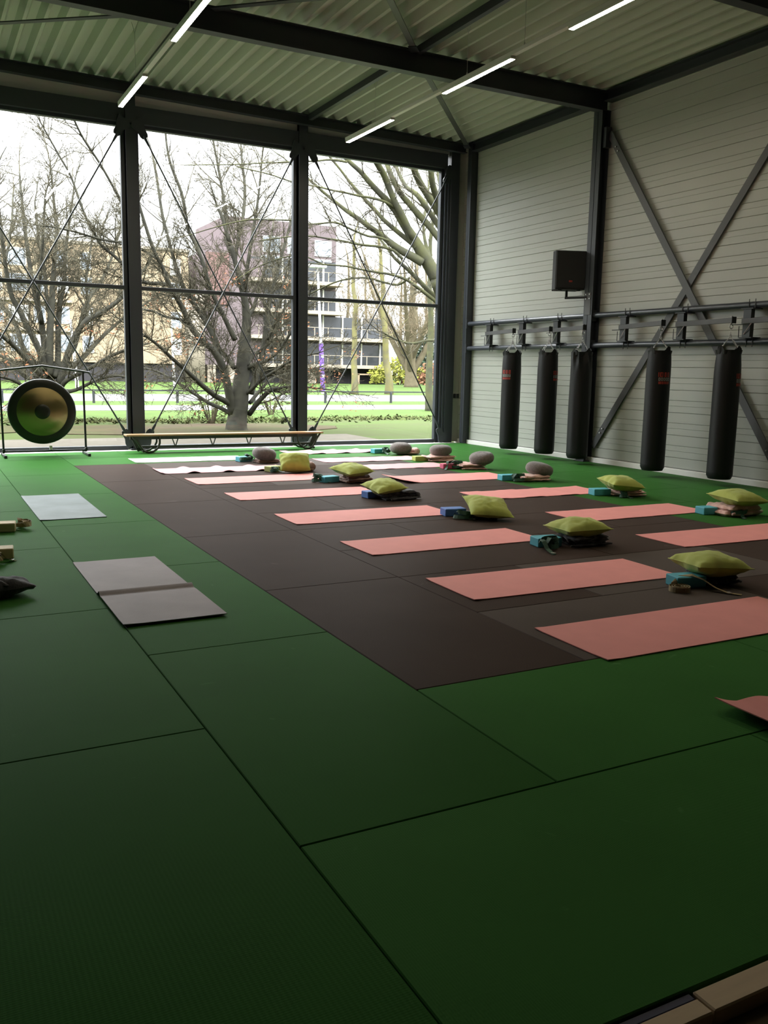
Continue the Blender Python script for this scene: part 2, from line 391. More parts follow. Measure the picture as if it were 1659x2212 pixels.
# window columns with gusset plates
def gusset(b, x, z, sx, sz):
    """hand-shaped plate pointing down (sz=-1) or up and outwards"""
    d = V((sx*0.52, 0, sz*0.85)).normalized(); n = V((d.z, 0, -d.x))
    p0 = V((x, 15.63, z)); vs = []
    L = 0.31; ws = [(0, 0.12), (0.10, 0.105), (0.17, 0.07), (0.27, 0.065), (L, 0.045)]
    pr = [p0 + d*t + n*w for t, w in ws] + [p0 + d*t - n*w for t, w in reversed(ws)]
    n_ = len(pr); vs = [p + V((0, -0.012, 0)) for p in pr] + [p + V((0, 0.012, 0)) for p in pr]
    fs = [tuple(range(n_)), tuple(range(2*n_-1, n_-1, -1))] + [(i, n_+i, n_+(i+1) % n_, (i+1) % n_) for i in range(n_)]
    b.add(vs, fs)
COLS = [(0.155, 'a'), (3.39, 'b'), (6.485, 'c')]
lab = {'a': 'dark window column just beyond the left photo edge, left of the gong', 'b': 'dark window column behind the left end of the wooden bench', 'c': 'dark window column behind the right end of the wooden bench'}
for x, kk in COLS:
    t = thing('steel_column', lab[kk], 'column', (x, 15.72, 0))
    b = MB(); i_beam(b, (0, 0, -0.04), (0, 0, 5.98), 0.17, 0.16, 0.02, 0.012, up=(1, 0, 0))
    b.box(-0.085, -0.078, -0.075, 0.08, -0.04, 5.9); b.box(-0.08, 0.085, -0.085, -0.07, -0.04, 5.98)
    b.build('column_shaft', 'frame', t)
    b = MB(); b.bbox(-0.13, 0.13, -0.12, 0.02, -0.004, 0.016, 0.004); b.build('base_plate', 'frame', t)
    for sx in (-1, 1):
        for z, sz in ((5.47, -1), (0.08, 1)):
            b = MB(); gusset(b, sx*0.08, z, sx, sz)
            o = b.build('gusset_plate', 'frame', t, loc=(0, -15.72, 0))
# jamb column at the right end
t = thing('steel_column', 'dark window column at the right end of the glazing, beside the sockets', 'column', (9.72, 15.72, 0))
b = MB(); b.bbox(-0.06, 0.14, -0.07, 0.12, -0.04, 5.95, 0.004); b.bbox(-0.11, -0.062, -0.05, 0.12, -0.04, 5.5, 0.003); b.bbox(-0.16, -0.114, -0.02, 0.12, -0.04, 5.5, 0.003); b.build('column_shaft', 'frame', t)
for z, sz in ((5.40, -1), (0.03, 1)):
    b = MB(); gusset(b, -0.06, z, -1, sz); b.build('gusset_plate', 'frame', t, loc=(0, -15.72, 0))
t = thing('steel_column', 'dark corner column where the window wall meets the right wall', 'column', (9.975, 15.36, 0))
b = MB(); i_beam(b, (0, 0, 0.02), (0, 0, 5.9), 0.15, 0.13, 0.012, 0.01, up=(1, 0, 0)); b.box(-0.07, 0.07, -0.062, -0.05, 0.02, 5.9); b.build('column_shaft', 'steel', t)
b = MB(); b.bbox(-0.06, 0.012, -0.07, 0.07, -0.004, 0.02, 0.004); b.build('base_plate', 'steel', t)
t = thing('steel_column', 'tall dark main wall column behind the middle punching bag and the loudspeaker', 'column', (9.955, 11.6, 0))
b = MB(); i_beam(b, (0, 0, 0.0), (0, 0, 5.6), 0.17, 0.20, 0.014, 0.012, up=(1, 0, 0)); b.build('column_shaft', 'steel', t)
b = MB(); b.bbox(-0.11, 0.03, -0.12, 0.12, -0.004, 0.018, 0.004); b.build('base_plate', 'steel', t)
b = MB(); b.bbox(-0.093, -0.085, -0.07, 0.07, 2.42, 2.78, 0.003); b.build('splice_plate', 'arm', t)
for z in (2.68, 2.75):
    for y in (-0.045, 0.045): b = MB(); b.lathe([(0.011, 0), (0.011, -0.012)], 8, (-0.094, y, z), 'x'); b.build('bolt', 'zinc', t)
b = MB(); b.bbox(-0.05, 0.06, -0.175, -0.1, 5.02, 5.33, 0.004); b.build('gusset_plate', 'steel', t)

# crossed flat braces on the right wall and tie rods in the windows
def flat(name, label, a, c, w, th, up, ends=True):
    t = thing(name, label, 'brace', a); d = V(c)-V(a)
    b = MB(); b.bar((0, 0, 0), d, w, th, up); b.build('flat_bar', 'arm', t)
    if ends:
        for p, s in ((V((0, 0, 0)), 1), (d, -1)):
            q = p + d.normalized()*s*0.30
            b = MB()
            for i in (0, 1): b.lathe([(0.012, -0.02), (0.012, 0.0)], 8, q + d.normalized()*s*0.09*i + V((-0.012, 0, 0)), 'x')
            b.build_each('bolt', 'zinc', t)
    return t
flat('wall_brace', 'flat wall brace falling from the main column top towards the right photo edge', (9.985, 11.43, 5.24), (9.985, 7.75, 0.18), 0.018, 0.11, (0, 0, 1))
flat('wall_brace', 'flat wall brace rising from the foot of the main column towards the right photo edge', (10.01, 11.45, 0.26), (10.01, 7.75, 5.25), 0.018, 0.11, (0, 0, 1))
zz = 5.80
for lab_, a, c in (('grey diagonal ceiling brace from the room corner up to the big roof beam', (9.85, 15.38, 5.80), (6.62, 11.72, 5.84)),
                   ('grey diagonal ceiling brace on the near side of the big roof beam', (6.42, 11.46, 5.85), (3.6, 8.1, 5.9)),
                   ('dark diagonal ceiling brace at the upper left, beyond the big roof beam', (3.3, 11.7, 5.84), (-0.9, 15.35, 5.93)),
                   ('dark diagonal ceiling brace right of the upper left lamp, nearer than the big beam', (3.52, 11.44, 5.84), (7.4, 7.72, 5.80))):
    t = thing('roof_brace', lab_, 'brace', a); b = MB(); b.bar((0, 0, 0), V(c)-V(a), 0.085, 0.014, (0, 0, 1)); b.build('flat_bar', 'arm' if 'grey' in lab_ else 'steel', t)
    b = MB(); b.bar((0, 0, -0.012), (V(c)-V(a)).normalized()*0.22 + V((0, 0, -0.012)), 0.12, 0.012, (0, 0, 1)); b.build('end_plate', 'steel', t)
def tie(label, a, c):
    t = thing('tie_rod', label, 'tie rod', a); d = V(c)-V(a); n = d.normalized()
    b = MB(); b.tube([n*0.05, d - n*0.05], 0.0135, 8); b.build('rod', 'frame', t)
    for p, s in ((V((0, 0, 0)), 1), (d, -1)):
        b = MB(); b.tube([p, p + n*s*0.05, p + n*s*0.16, p + n*s*0.2], [0.02, 0.026, 0.02, 0.012], 8); b.build('rod_end', 'frame', t)
bays = [(0.155, 3.39, 'left window, behind the gong'), (3.39, 6.485, 'middle window'), (6.485, 9.70, 'right window')]
for x0, x1, nm in bays:
    for k, (za, zc) in enumerate(((0.29, 5.24), (5.24, 0.29))):
        dy = 15.612 if k else 15.585
        tie('thin dark tie rod across the %s, %s to the right' % (nm, 'rising' if k == 0 else 'falling'), (x0+0.21, dy, za), (x1-0.21 if x1 < 9 else x1-0.17, dy, zc))

# ---- glazing: one window per bay
GY = 15.80
for n, (x0, x1) in enumerate(((0.24, 3.305), (3.475, 6.40), (6.57, 9.555), (XL+0.02, 0.07))):
    w = struct(thing('window_%d' % (n+1), loc=(x0, GY, 0))); W = x1-x0
    b = MB()
    for p in ((0, 0.065, 0.0, 5.44), (W-0.065, W, 0.0, 5.44)): b.bbox(p[0], p[1], -0.05, 0.05, p[2], p[3], 0.004)
    b.bbox(0.065, W-0.065, -0.05, 0.05, -0.03, 0.062, 0.004); b.bbox(0.065, W-0.065, -0.05, 0.05, 5.375, 5.44, 0.004)
    b.build('window_frame', 'frame', w)
    b = MB(); b.bbox(0.065, W-0.065, -0.055, 0.045, 2.735, 2.80, 0.004); b.build('transom', 'frame', w)
    for z0, z1 in ((0.062, 2.735), (2.80, 5.375)):
        b = MB(); b.add([(0.06, 0, z0-0.01), (W-0.06, 0, z0-0.01), (W-0.06, 0, z1+0.01), (0.06, 0, z1+0.01)], [(0, 1, 2, 3)]); b.build('pane', 'glass', w)
    por = bpy.data.lights.new('window_portal', 'AREA'); por.shape = 'RECTANGLE'; por.size = W; por.size_y = 5.5; por.cycles.is_portal = True
    po = bpy.data.objects.new('window_portal', por); C.objects.link(po); po.location = ((x0+x1)/2, 15.9, 2.72); po.rotation_euler = (-PI/2, 0, 0)
# sockets on the stub wall
for i, p in enumerate(('leftmost, half hidden by the window column', 'middle one of the three', 'rightmost, beside the corner column')):
    t = thing('wall_socket', 'small black wall socket on the window wall, ' + p, 'socket', (9.872 + i*0.075, 15.74, 0.955), group='black wall sockets')
    b = MB(); b.bbox(-0.03, 0.03, -0.028, 0.0, -0.045, 0.045, 0.008); b.build('housing', 'blackmetal', t)
    b = MB(); b.lathe([(0.02, -0.031), (0.02, -0.026), (0.016, -0.0285)], 16, (0, 0, 0), 'y'); b.build('outlet', 'steel', t)

# ---- strip lights on their tracks
def light_line(x, z, who, lamps, wires, y0, y1):
    t = thing('light_track', 'slim white lighting track hanging along the ceiling, %s line' % who, 'light track', (x, 0, z))
    b = MB(); b.bbox(-0.032, 0.032, y0, y1, 0.0, 0.05, 0.004); b.build('track_rail', 'white_metal', t)
    for y in wires:
        b = MB(); top = zd(x) - z; b.tube([(0, y, 0.05), (0, y, top-0.12)], 0.0035, 5); b.tube([(0, y, top-0.13), (-0.05, y, top+0.04)], 0.0035, 5); b.tube([(0, y, top-0.13), (0.05, y, top+0.04)], 0.0035, 5)
        b.lathe([(0.012, 0.045), (0.012, 0.075), (0.006, 0.09)], 8, (0, y, 0)); b.build('suspension_wire', 'zinc', t)
    for (a, c, lb) in lamps:
        l = thing('strip_light', lb, 'light', (x, (a+c)/2, z)); h = (c-a)/2
        b = MB(); b.bbox(-0.036, 0.036, -h-0.012, h+0.012, -0.033, -0.001, 0.003); b.build('housing', 'white_metal', l)
        b = MB(); b.bbox(-0.031, 0.031, -h, h, -0.0365, -0.0325, 0.0015); b.build('diffuser', 'lamp', l)
light_line(6.645, 5.25, 'right', [(12.52, 14.10, 'glowing strip light in front of the window beam, right line, farthest from the camera'),
                                 (9.43, 11.02, 'glowing strip light in front of the big roof beam, right line'),
                                 (6.80, 8.34, 'glowing strip light at the top photo edge, right line, third from the window'),
                                 (3.75, 5.30, 'unseen strip light added to brighten the near mats, right line, fourth from the window')], (13.1, 10.45, 9.2, 7.0), 3.7, 14.14)  # last lamp is out of view, added to brighten the near mats
light_line(2.885, 5.22, 'left', [(12.36, 13.93, 'glowing strip light in front of the left window column, left line'),
                                (9.3, 10.9, 'glowing strip light at the top photo edge, left line'),
                                (6.25, 7.85, 'unseen strip light added above the grey mat, left line, third from the window')], (12.9, 10.2, 8.0), 5.0, 13.97)  # last lamp is unseen, put in for extra light on the floor
# ================================================================== BOXING CORNER
# pipe rails along the right wall
for z, nm in ((2.41, 'upper'), (1.925, 'lower')):
    for y0, y1, pl in ((11.66, 15.28, 'between corner and main column'), (4.0, 11.54, 'nearer than the main column')):
        t = thing('wall_pipe_rail', '%s dark pipe rail for the punching bags, %s' % (nm, pl), 'rail', (9.955, (y0+y1)/2, z)); h = (y1-y0)/2
        b = MB(); b.tube([(0, -h, 0), (0, h, 0)], 0.045, 16); b.build('pipe', 'rail', t, smooth=True, ang=0.8)
        b = MB()
        for s in (-1, 1): b.bbox(-0.06, 0.06, s*h-0.008, s*h+0.008, -0.09, 0.09, 0.003)
        b.build_each('end_plate', 'steel', t)
        if y0 > 11:
            b = MB(); b.bbox(-0.075, -0.046, -h-0.0, -h+0.03, -0.14, 0.12, 0.004)
            if nm == 'upper': b.build('bracket_plate', 'blackmetal', t)
# swivel brackets with arm
def bag_bracket(yb, tip, label):
    t = thing('bag_bracket', label, 'bracket', (9.86, yb, 2.17))
    b = MB(); b.bbox(-0.035, 0.035, -0.065, 0.065, -0.19, 0.18, 0.004); b.build('mount_plate', 'blackmetal', t)
    b = MB()
    for z in (0.185, -0.195): b.bbox(-0.05, 0.14, -0.1, 0.1, z-0.008, z+0.008, 0.002)
    b.build_each('clamp_plate', 'steel', t)
    b = MB()
    for z0, z1 in ((0.18, 0.315), (-0.315, -0.19)):
        for y in (-0.05, 0.05): b.tube([(0.045, y, z0), (0.045, y, z1)], 0.006, 6)
    b.build_each('clamp_bolt', 'arm', t)
    d = V((tip[0]-9.86, tip[1]-yb, 0)); n = d.normalized(); zt = 2.19-2.17
    b = MB(); b.bar(V((-0.04, 0.05, zt)) , d + n*0.05 + V((0, 0, zt)), 0.055, 0.065); b.build('swing_arm', 'arm', t)
    b = MB(); b.bar(d + n*0.045 + V((0, 0, zt)), d + n*0.056 + V((0, 0, zt)), 0.066, 0.085); b.build('arm_cap', 'blackmetal', t)
    b = MB(); b.tube([(-0.045, 0.03, -0.15), V((-0.045, 0, -0.01)) + n*0.12], 0.006, 6); b.build('stay_rod', 'zinc', t)
    b = MB(); b.tube([(-0.03, 0.0, -0.02), (-0.05, 0.22, -0.02)], 0.006, 6); b.tube([(-0.02, 0.13, -0.19), (-0.02, 0.13, -0.04)], 0.006, 6); b.build_each('stop_rod', 'steel', t)
    b = MB(); b.tube([d + V((0, 0, zt+0.03)), d + V((0, 0, zt+0.055))], 0.014, 8); b.tube([d + V((0, 0, zt-0.03)), d + V((0, 0, zt-0.055))], 0.012, 8)
    b.build_each('swivel_bolt', 'zinc', t); b = MB()
    pts = [d + V((0.028*math.cos(a), 0, zt-0.08+0.028*math.sin(a))) for a in [2*PI*i/14 for i in range(15)]]
    b.tube(pts, 0.007, 6, cap=False); b.build('swivel_eye', 'zinc', t, smooth=True)
BAGS = [(14.40, 9.46, 13.08, -42, 0.90, 'bright red and white print'), (13.35, 9.50, 12.10, 52, 0.94, ''), (12.36, 9.50, 11.24, 150, 0.96, ''), (10.70, 9.41, 9.46, 12, 0.99, ''), (9.52, 9.54, 8.35, 50, 1.0, '')]
bl = ['black punching bag nearest the window corner, first from the left', 'black punching bag second from the left, left of the main wall column', 'black punching bag with deep cloth folds, in front of the main wall column',
      'black punching bag second from the right, in front of the rising wall brace', 'black punching bag farthest right, nearest the camera']
kl = ['leftmost bag bracket arm, nearest the corner column', 'second bag bracket arm from the corner column', 'bag bracket arm just left of the main wall column, third from the corner',
      'first bag bracket arm right of the main wall column', 'bag bracket arm carrying the farthest right punching bag']
def chain(b, p, q, n=9):
    p = V(p); q = V(q); d = (q-p)/n; t = d.normalized(); x = t.orthogonal().normalized(); y = t.cross(x)
    for i in range(n):
        c = p + d*(i+0.5); s = x if i % 2 else y; L = d.length*0.62; w = 0.008
        b.tube([c + t*(L*math.cos(a)) + s*(w*math.sin(a)) for a in [2*PI*k/8 for k in range(9)]], 0.0026, 4, cap=False)
for i, (yb, tx, ty, phi, hs, _) in enumerate(BAGS):
    bag_bracket(yb, (tx, ty), kl[i])
    g_ = random.Random(40+i)
    top = 1.80; bot = 0.095; R = 0.17
    t = thing('punching_bag', bl[i], 'punching bag', (tx, ty, bot), group='punching bags along the right wall')
    H = top-bot; fold = 0.02 if i == 2 else 0.006
    def fn(u, v):
        a = 2*PI*u; h = v*H
        r = R
        if h < 0.05: r = R*(0.86+0.14*math.sin(h/0.05*PI/2))
        topw = max(0, (h-(H-0.30))/0.30)
        r *= 1 - 0.10*topw**1.5
        r += fold*nz(math.cos(a)*3+i*9, math.sin(a)*3, h*(1.2 if i == 2 else 2.0))*(0.4+topw*1.3)
        if i == 2: r += 0.026*topw*math.sin(a*9+h*3)
        return (r*math.cos(a), r*math.sin(a), h)
    b = MB(); b.grid(fn, 40, 36); b.add([fn(j/40, 0) for j in range(40)], [tuple(range(39, -1, -1))])
    b.add([(0.8*V(fn(j/40, 1)).x, 0.8*V(fn(j/40, 1)).y, H-0.02) for j in range(40)], [tuple(range(40))])
    b.build('bag_body', 'bag', t, smooth=True, ang=0.9)
    # flared cloth rim with four eyelet ears
    def rim(u, v):
        a = 2*PI*u; ear = max(0, math.cos(4*a))**2
        r = R*0.905 + 0.012*v + 0.02*nz(math.cos(a)*4+i, math.sin(a)*4, 3)
        return (r*math.cos(a), r*math.sin(a), H-0.05 + v*(0.055+0.06*ear))
    b = MB(); b.grid(rim, 48, 4); b.grid(lambda u, v: (rim(u, v)[0]*0.965, rim(u, v)[1]*0.965, rim(u, v)[2]), 48, 4, flip=True); b.build('bag_rim', 'bag', t, smooth=True)
    b = MB(); ring = V((0, 0, 2.19-0.115-0.09-bot))
    for k in range(4):
        a = PI/2*k; chain(b, (R*0.9*math.cos(a), R*0.9*math.sin(a), H+0.02), ring, 10)
    chain(b, ring, (0, 0, 2.19-0.115-bot+0.01), 2)
    b.tube([ring + V((0.02*math.cos(a), 0, 0.02*math.sin(a))) for a in [2*PI*q/12 for q in range(13)]], 0.005, 5, cap=False)
    b.build('chain', 'zinc', t, smooth=True)
    # printed marks: a red row, a pale row, a red row
    f = V((-tx, -ty, 0)).normalized(); rr = V((-f.y, f.x, 0)) * -1
    rr = V((RT.x, RT.y, 0)).normalized(); f = V((-rr.y, rr.x, 0)); f = f if f.dot(V((-tx, -ty, 0))) > 0 else -f
    c0 = f*math.cos(math.radians(phi)) + rr*math.sin(math.radians(phi)); a0 = math.atan2(c0.y, c0.x)
    sgn = 1 if (V((-c0.y, c0.x, 0)).dot(rr) > 0) else -1
    def patch(b, s0, s1, h0, h1, k=0):
        r = R*0.985 + 0.006
        n = 4; vs = []
        for q in range(n+1):
            s = s0 + (s1-s0)*q/n; a = a0 + sgn*s/R
            vs += [(r*math.cos(a), r*math.sin(a), h0), (r*math.cos(a), r*math.sin(a), h1)]
        b.add(vs, [(2*q, 2*q+2, 2*q+3, 2*q+1) for q in range(n)], k)
    if i != 2:
        b = MB(); z1 = H-0.30
        for k, s in enumerate((-0.085, -0.062, -0.03, 0.0, 0.022, 0.05, 0.075)): patch(b, s, s+(0.016 if k % 2 else 0.011), z1-0.065, z1)
        for s in (-0.05, 0.012, 0.06): patch(b, s, s+0.018, z1-0.012, z1); patch(b, s, s+0.018, z1-0.065, z1-0.053)
        b.build('red_print', 'print_red', t); b = MB()
        for k, s in enumerate((-0.08, -0.06, -0.035, -0.01, 0.015, 0.04, 0.065)): patch(b, s, s+0.018, z1-0.165, z1-0.128)
        b.build('red_print', 'print_red', t)
        b = MB()
        for s in (-0.08, -0.045, -0.01, 0.025, 0.06):
            patch(b, s, s+0.007, z1-0.118, z1-0.075); patch(b, s+0.018, s+0.025, z1-0.118, z1-0.075); patch(b, s+0.006, s+0.02, z1-0.082, z1-0.075); patch(b, s+0.006, s+0.02, z1-0.118, z1-0.111)
        b.build('white_print', 'print_white', t)
bag_bracket(8.35, (9.5, 7.15), 'bag bracket arm at the right photo edge, no bag in view')

# loudspeaker on its bracket
t = thing('loudspeaker', 'black loudspeaker with small red badge beside the main wall column', 'loudspeaker', (9.715, 11.975, 2.83), (0, 0, math.radians(-22)))
b = MB(); h = 0.62
pr = [(-0.245, -0.18), (-0.255, -0.165), (-0.255, 0.0), (-0.20, 0.19), (0.20, 0.19), (0.255, 0.0), (0.255, -0.165), (0.245, -0.18)]
n = len(pr); b.add([(x, y, 0.0) for x, y in pr] + [(x, y, h) for x, y in pr], [tuple(range(n-1, -1, -1)), tuple(range(n, 2*n))] + [(i, (i+1) % n, n+(i+1) % n, n+i) for i in range(n)])
b.build('cabinet', 'speaker', t)
b = MB(); b.bbox(-0.25, 0.25, -0.20, -0.178, 0.02, h-0.005, 0.01); b.build('grille', 'speaker', t)
b = MB(); b.bbox(-0.03, 0.03, -0.206, -0.198, 0.115, 0.145, 0.003); b.build('badge', 'print_red', t)
b = MB()
for x in (-0.16, 0.16): b.bbox(x-0.03, x+0.03, -0.15, -0.09, -0.018, 0.0, 0.004)
b.build_each('rubber_foot', 'blackmetal', t)
b = MB(); b.bar((0, 0, 0.0), (0, 0, -0.14), 0.035, 0.035, (1, 0, 0)); b.bar((-0.0175, 0, -0.125), (0.30, -0.28, -0.125), 0.035, 0.035); b.build('wall_bracket', 'blackmetal', t)

# ================================================================== GONG AND BENCH
t = thing('gong_stand', 'black metal gong stand with peaked top bar in front of the left window', 'gong stand', (1.78, 14.97, 0))
for x in (-0.62, 0.62):
    b = MB(); b.bar((x, 0, 0.05), (x-0.01, 0, 1.34), 0.03, 0.03, (0, 1, 0)); b.build('post', 'blackmetal', t)
    f = MB(); f.bar((x, -0.30, 0.022), (x, 0.24, 0.022), 0.035, 0.028); fo = f.build('foot', 'blackmetal', t)
    c = MB()
    for y in (-0.32, 0.22): c.bbox(x-0.022, x+0.022, y-0.02, y+0.03, 0.0, 0.045, 0.005)
    c.build_each('foot_cap', 'blackmetal', fo)
    b = MB(); b.lathe([(0.022, -0.035), (0.022, 0.0)], 10, (x, -0.016, 0.10), 'y'); b.build('knob', 'blackmetal', t)
b = MB(); b.bar((-0.62, 0, 0.075), (0.62, 0, 0.075), 0.028, 0.028); b.build('bottom_bar', 'blackmetal', t)
b = MB(); b.tube([(-0.70, 0, 1.325), (-0.62, 0, 1.34), (0, 0, 1.42), (0.62, 0, 1.34), (0.71, 0, 1.325)], 0.017, 8); b.build('top_bar', 'blackmetal', t)
b = MB(); b.bbox(0.06, 0.10, -0.03, 0.03, 0.09, 0.16, 0.004); b.build('joint_clip', 'white_metal', t)
t = thing('gong', 'large round bronze gong with dark rim and dark centre hanging in its stand', 'gong', (1.755, 14.965, 0.70))
R = 0.515
b = MB(); b.lathe([(0.0, -0.012), (0.385, -0.004), (0.39, 0.0)], 72, ax='y', cap=False); b.build('face', 'gong_face', t, smooth=True)
b = MB(); b.lathe([(0.383, -0.006), (0.42, -0.004), (0.48, 0.0), (0.505, 0.008), (0.515, 0.03), (0.512, 0.085), (0.505, 0.085), (0.505, 0.032), (0.39, 0.012), (0.0, 0.004)], 72, ax='y', cap=False); b.build('rim', 'gong_dark', t, smooth=True)
b = MB(); b.lathe([(0.0, -0.020), (0.08, -0.019), (0.115, -0.015), (0.118, -0.008)], 40, ax='y', cap=False); b.build('centre_boss', 'gong_dark', t, smooth=True)
b = MB()
for s in (-1, 1): b.tube([(s*0.26, 0.05, 0.435), (s*0.02, 0.03, 0.70)], 0.005, 6)
b.tube([(-0.02, 0.03, 0.70), (0.02, 0.012, 0.735), (0.045, 0.03, 0.71)], 0.005, 6); b.build('hanging_cord', 'cord', t)

t = thing('gym_bench', 'long low wooden gym bench with curved green legs under the middle window', 'bench', (3.04, 15.02, 0))
b = MB(); b.bbox(0, 3.56, -0.12, 0.12, 0.285, 0.315, 0.005); b.build('seat_plank', 'wood', t)
b = MB(); b.bbox(0.08, 3.48, -0.025, 0.025, 0.225, 0.285, 0.004); b.build('under_rail', 'bench_green', t)
b = MB(); b.bbox(0.20, 3.42, -0.04, 0.04, 0.085, 0.12, 0.004); b.build('balance_beam', 'bench_green', t)
for x in (0.84, 1.50, 2.16, 2.80):
    b = MB(); b.bar((x-0.05, 0, 0.235), (x-0.008, 0, 0.115), 0.03, 0.014, (1, 0, 0)); b.bar((x+0.05, 0, 0.235), (x+0.008, 0, 0.115), 0.03, 0.014, (1, 0, 0)); b.build('strut', 'bench_green', t)
for s, xe in ((1, 0.10), (-1, 3.50)):
    for y in (-0.10, 0.10):
        pts = [(xe, y, 0.285), (xe+s*0.07, y*1.2, 0.20), (xe+s*0.13, y*1.4, 0.10), (xe+s*0.18, y*1.5, 0.04), (xe+s*0.25, y*1.5, 0.018), (xe+s*0.33, y*1.5, 0.03), (xe+s*0.41, y*1.35, 0.08), (xe+s*0.45, y*1.15, 0.17), (xe+s*0.45, y, 0.285)]
        b = MB(); b.tube(pts, 0.018, 8); b.build('leg', 'bench_green', t, smooth=True)
    b = MB(); b.bar((xe+s*0.05, 0, 0.25), (xe+s*0.15, 0, 0.04), 0.10, 0.02, (0, 1, 0)); b.bar((xe+s*0.16, -0.17, 0.04), (xe+s*0.16, 0.17, 0.04), 0.022, 0.022); b.build('leg_brace', 'bench_green', t)
    b = MB(); b.lathe([(0.02, -0.19), (0.02, -0.17)], 10, (xe+s*0.16, 0, 0.04), 'y'); b.lathe([(0.02, 0.17), (0.02, 0.19)], 10, (xe+s*0.16, 0, 0.04), 'y'); b.build_each('roller', 'blackmetal', t)

# ================================================================== YOGA SETS
def yoga_mat(label, x0, x1, y0, y1, m='pink', wave=0.0, seed=0, rot=0.0, lift=None, group=None, name='yoga_mat', ridge=None, along='x'):
    cx, cy = (x0+x1)/2, (y0+y1)/2; W, D = x1-x0, y1-y0; g = random.Random(seed)
    ph = [g.uniform(0, 6.28) for _ in range(4)]; k1 = g.uniform(3.2, 4.4); th = 0.005
    def fn(u, v):
        x = (u-0.5)*W; y = (v-0.5)*D; e = abs(2*v-1)**3
        z = th + 0.0015 + 0.001*nz(x*3+seed, y*3)
        if wave: 
            a = 0.55+0.45*e
            z += wave*a*max(0, math.sin(u*k1*2*PI+ph[0]) + 0.4*math.sin(u*k1*4.1*PI+ph[1]))
        c = max(0, 1-u*W/0.10)*max(0, 1-v*D/0.12) + max(0, 1-u*W/0.07)*max(0, 1-(1-v)*D/0.08)   # slightly lifted corners
        z += 0.004*c
        if lift: z += lift*max(0, 1-u*W/0.25)**1.6
        if ridge: z += 0.028*math.exp(-((v-ridge)*D/0.035)**2) + (0.010 if v < ridge else 0)*min(1, (ridge-v)*D/0.1)
        return (x, y, z)
    b = MB(); b.sheet(fn, 90 if along == 'x' else 16, 16 if along == 'x' else 90, th)
    o = b.build(name, m, smooth=True, loc=(cx, cy, 0.0005), rot=(0, 0, rot), ang=0.6)
    return tag(o, label, 'yoga mat', group)
GP = 'pink yoga mats laid out in two columns'
r1 = math.radians(-1.0)
mats = [
 ('salmon pink yoga mat at the near end of the left column, with nothing on it', 3.06, 4.90, 3.28, 3.90, 'pink', 0, 0),
 ('salmon pink yoga mat with the coiled khaki strap and turquoise block at its right end', 3.10, 4.90, 4.56, 5.20, 'pink', 0, 0),
 ('salmon pink yoga mat ending at the turquoise block of the plump lime pillow', 3.12, 4.84, 6.07, 6.68, 'pink', 0, 0),
 ('pink yoga mat with the dark blue block and tilted lime pillow at its right end', 3.10, 4.86, 7.57, 8.20, 'pink', 0, 0),
 ('pink yoga mat leading to the small lime pillow on a charcoal blanket', 3.10, 4.86, 9.22, 9.83, 'pink', 0, 0),
 ('pink yoga mat leading to the turquoise block with the tall dark strap loop', 3.04, 4.86, 10.68, 11.33, 'pink', 0, 0),
 ('wavy pale pink yoga mat beside the lime pillow standing on edge', 2.90, 4.74, 11.88, 12.52, 'palepink', 0.016, 0),
 ('white yoga mat in front of the wooden bench', 2.88, 4.66, 13.42, 14.05, 'white_mat', 0.0, 0),
 ('wavy pale pink yoga mat farthest back, nearest the right window', 5.60, 7.40, 13.96, 14.56, 'palepink', 0.018, 0),
 ('pale pink yoga mat ending at the yellow green block', 5.64, 7.42, 12.58, 13.20, 'palepink', 0.004, 0),
 ('pink yoga mat ending at the raspberry block with dark strap', 5.52, 7.30, 11.50, 12.10, 'palepink', 0.004, 0),
 ('pink yoga mat with dark lifted left edge, right column', 5.60, 7.36, 9.92, 10.66, 'pink', 0.002, 0.03),
 ('pink yoga mat ending at the turquoise block of the lime pillow on green floor', 5.76, 7.54, 8.30, 8.92, 'pink', 0.008, 0),
 ('pink yoga mat ending at the turquoise block of the lime pillow on rose blanket', 5.80, 7.58, 6.70, 7.32, 'pink', 0.002, 0),
 ('pink yoga mat cut off at the right, nearer than the thick rose blanket', 5.76, 7.58, 5.32, 5.93, 'pink', 0, 0),
]
for i, (lb, a, c, d, e, mm, wv, lf) in enumerate(mats):
    yoga_mat(lb, a, c, d, e, mm, wv, 10+i, r1*(0.5+0.8*math.sin(i*2.3)), lf, GP if mm == 'pink' else None)
yoga_mat('pink yoga mat with curled edge at the lower right photo edge, on green floor', 3.03, 4.86, 1.97, 2.58, 'pink', 0.012, 77, 0.0, 0.05)
yoga_mat('dusty grey yoga mat with a raised crease, on the green floor at left', 0.95, 1.55, 4.88, 6.68, 'grey_mat', 0.0, 5, 0.0, ridge=0.42, along='y')
yoga_mat('blue grey mottled yoga mat on the green floor, farther of the two at left', 0.955, 1.56, 8.66, 10.36, 'bluegrey_mat', 0.0, 6, 0.0, along='y')

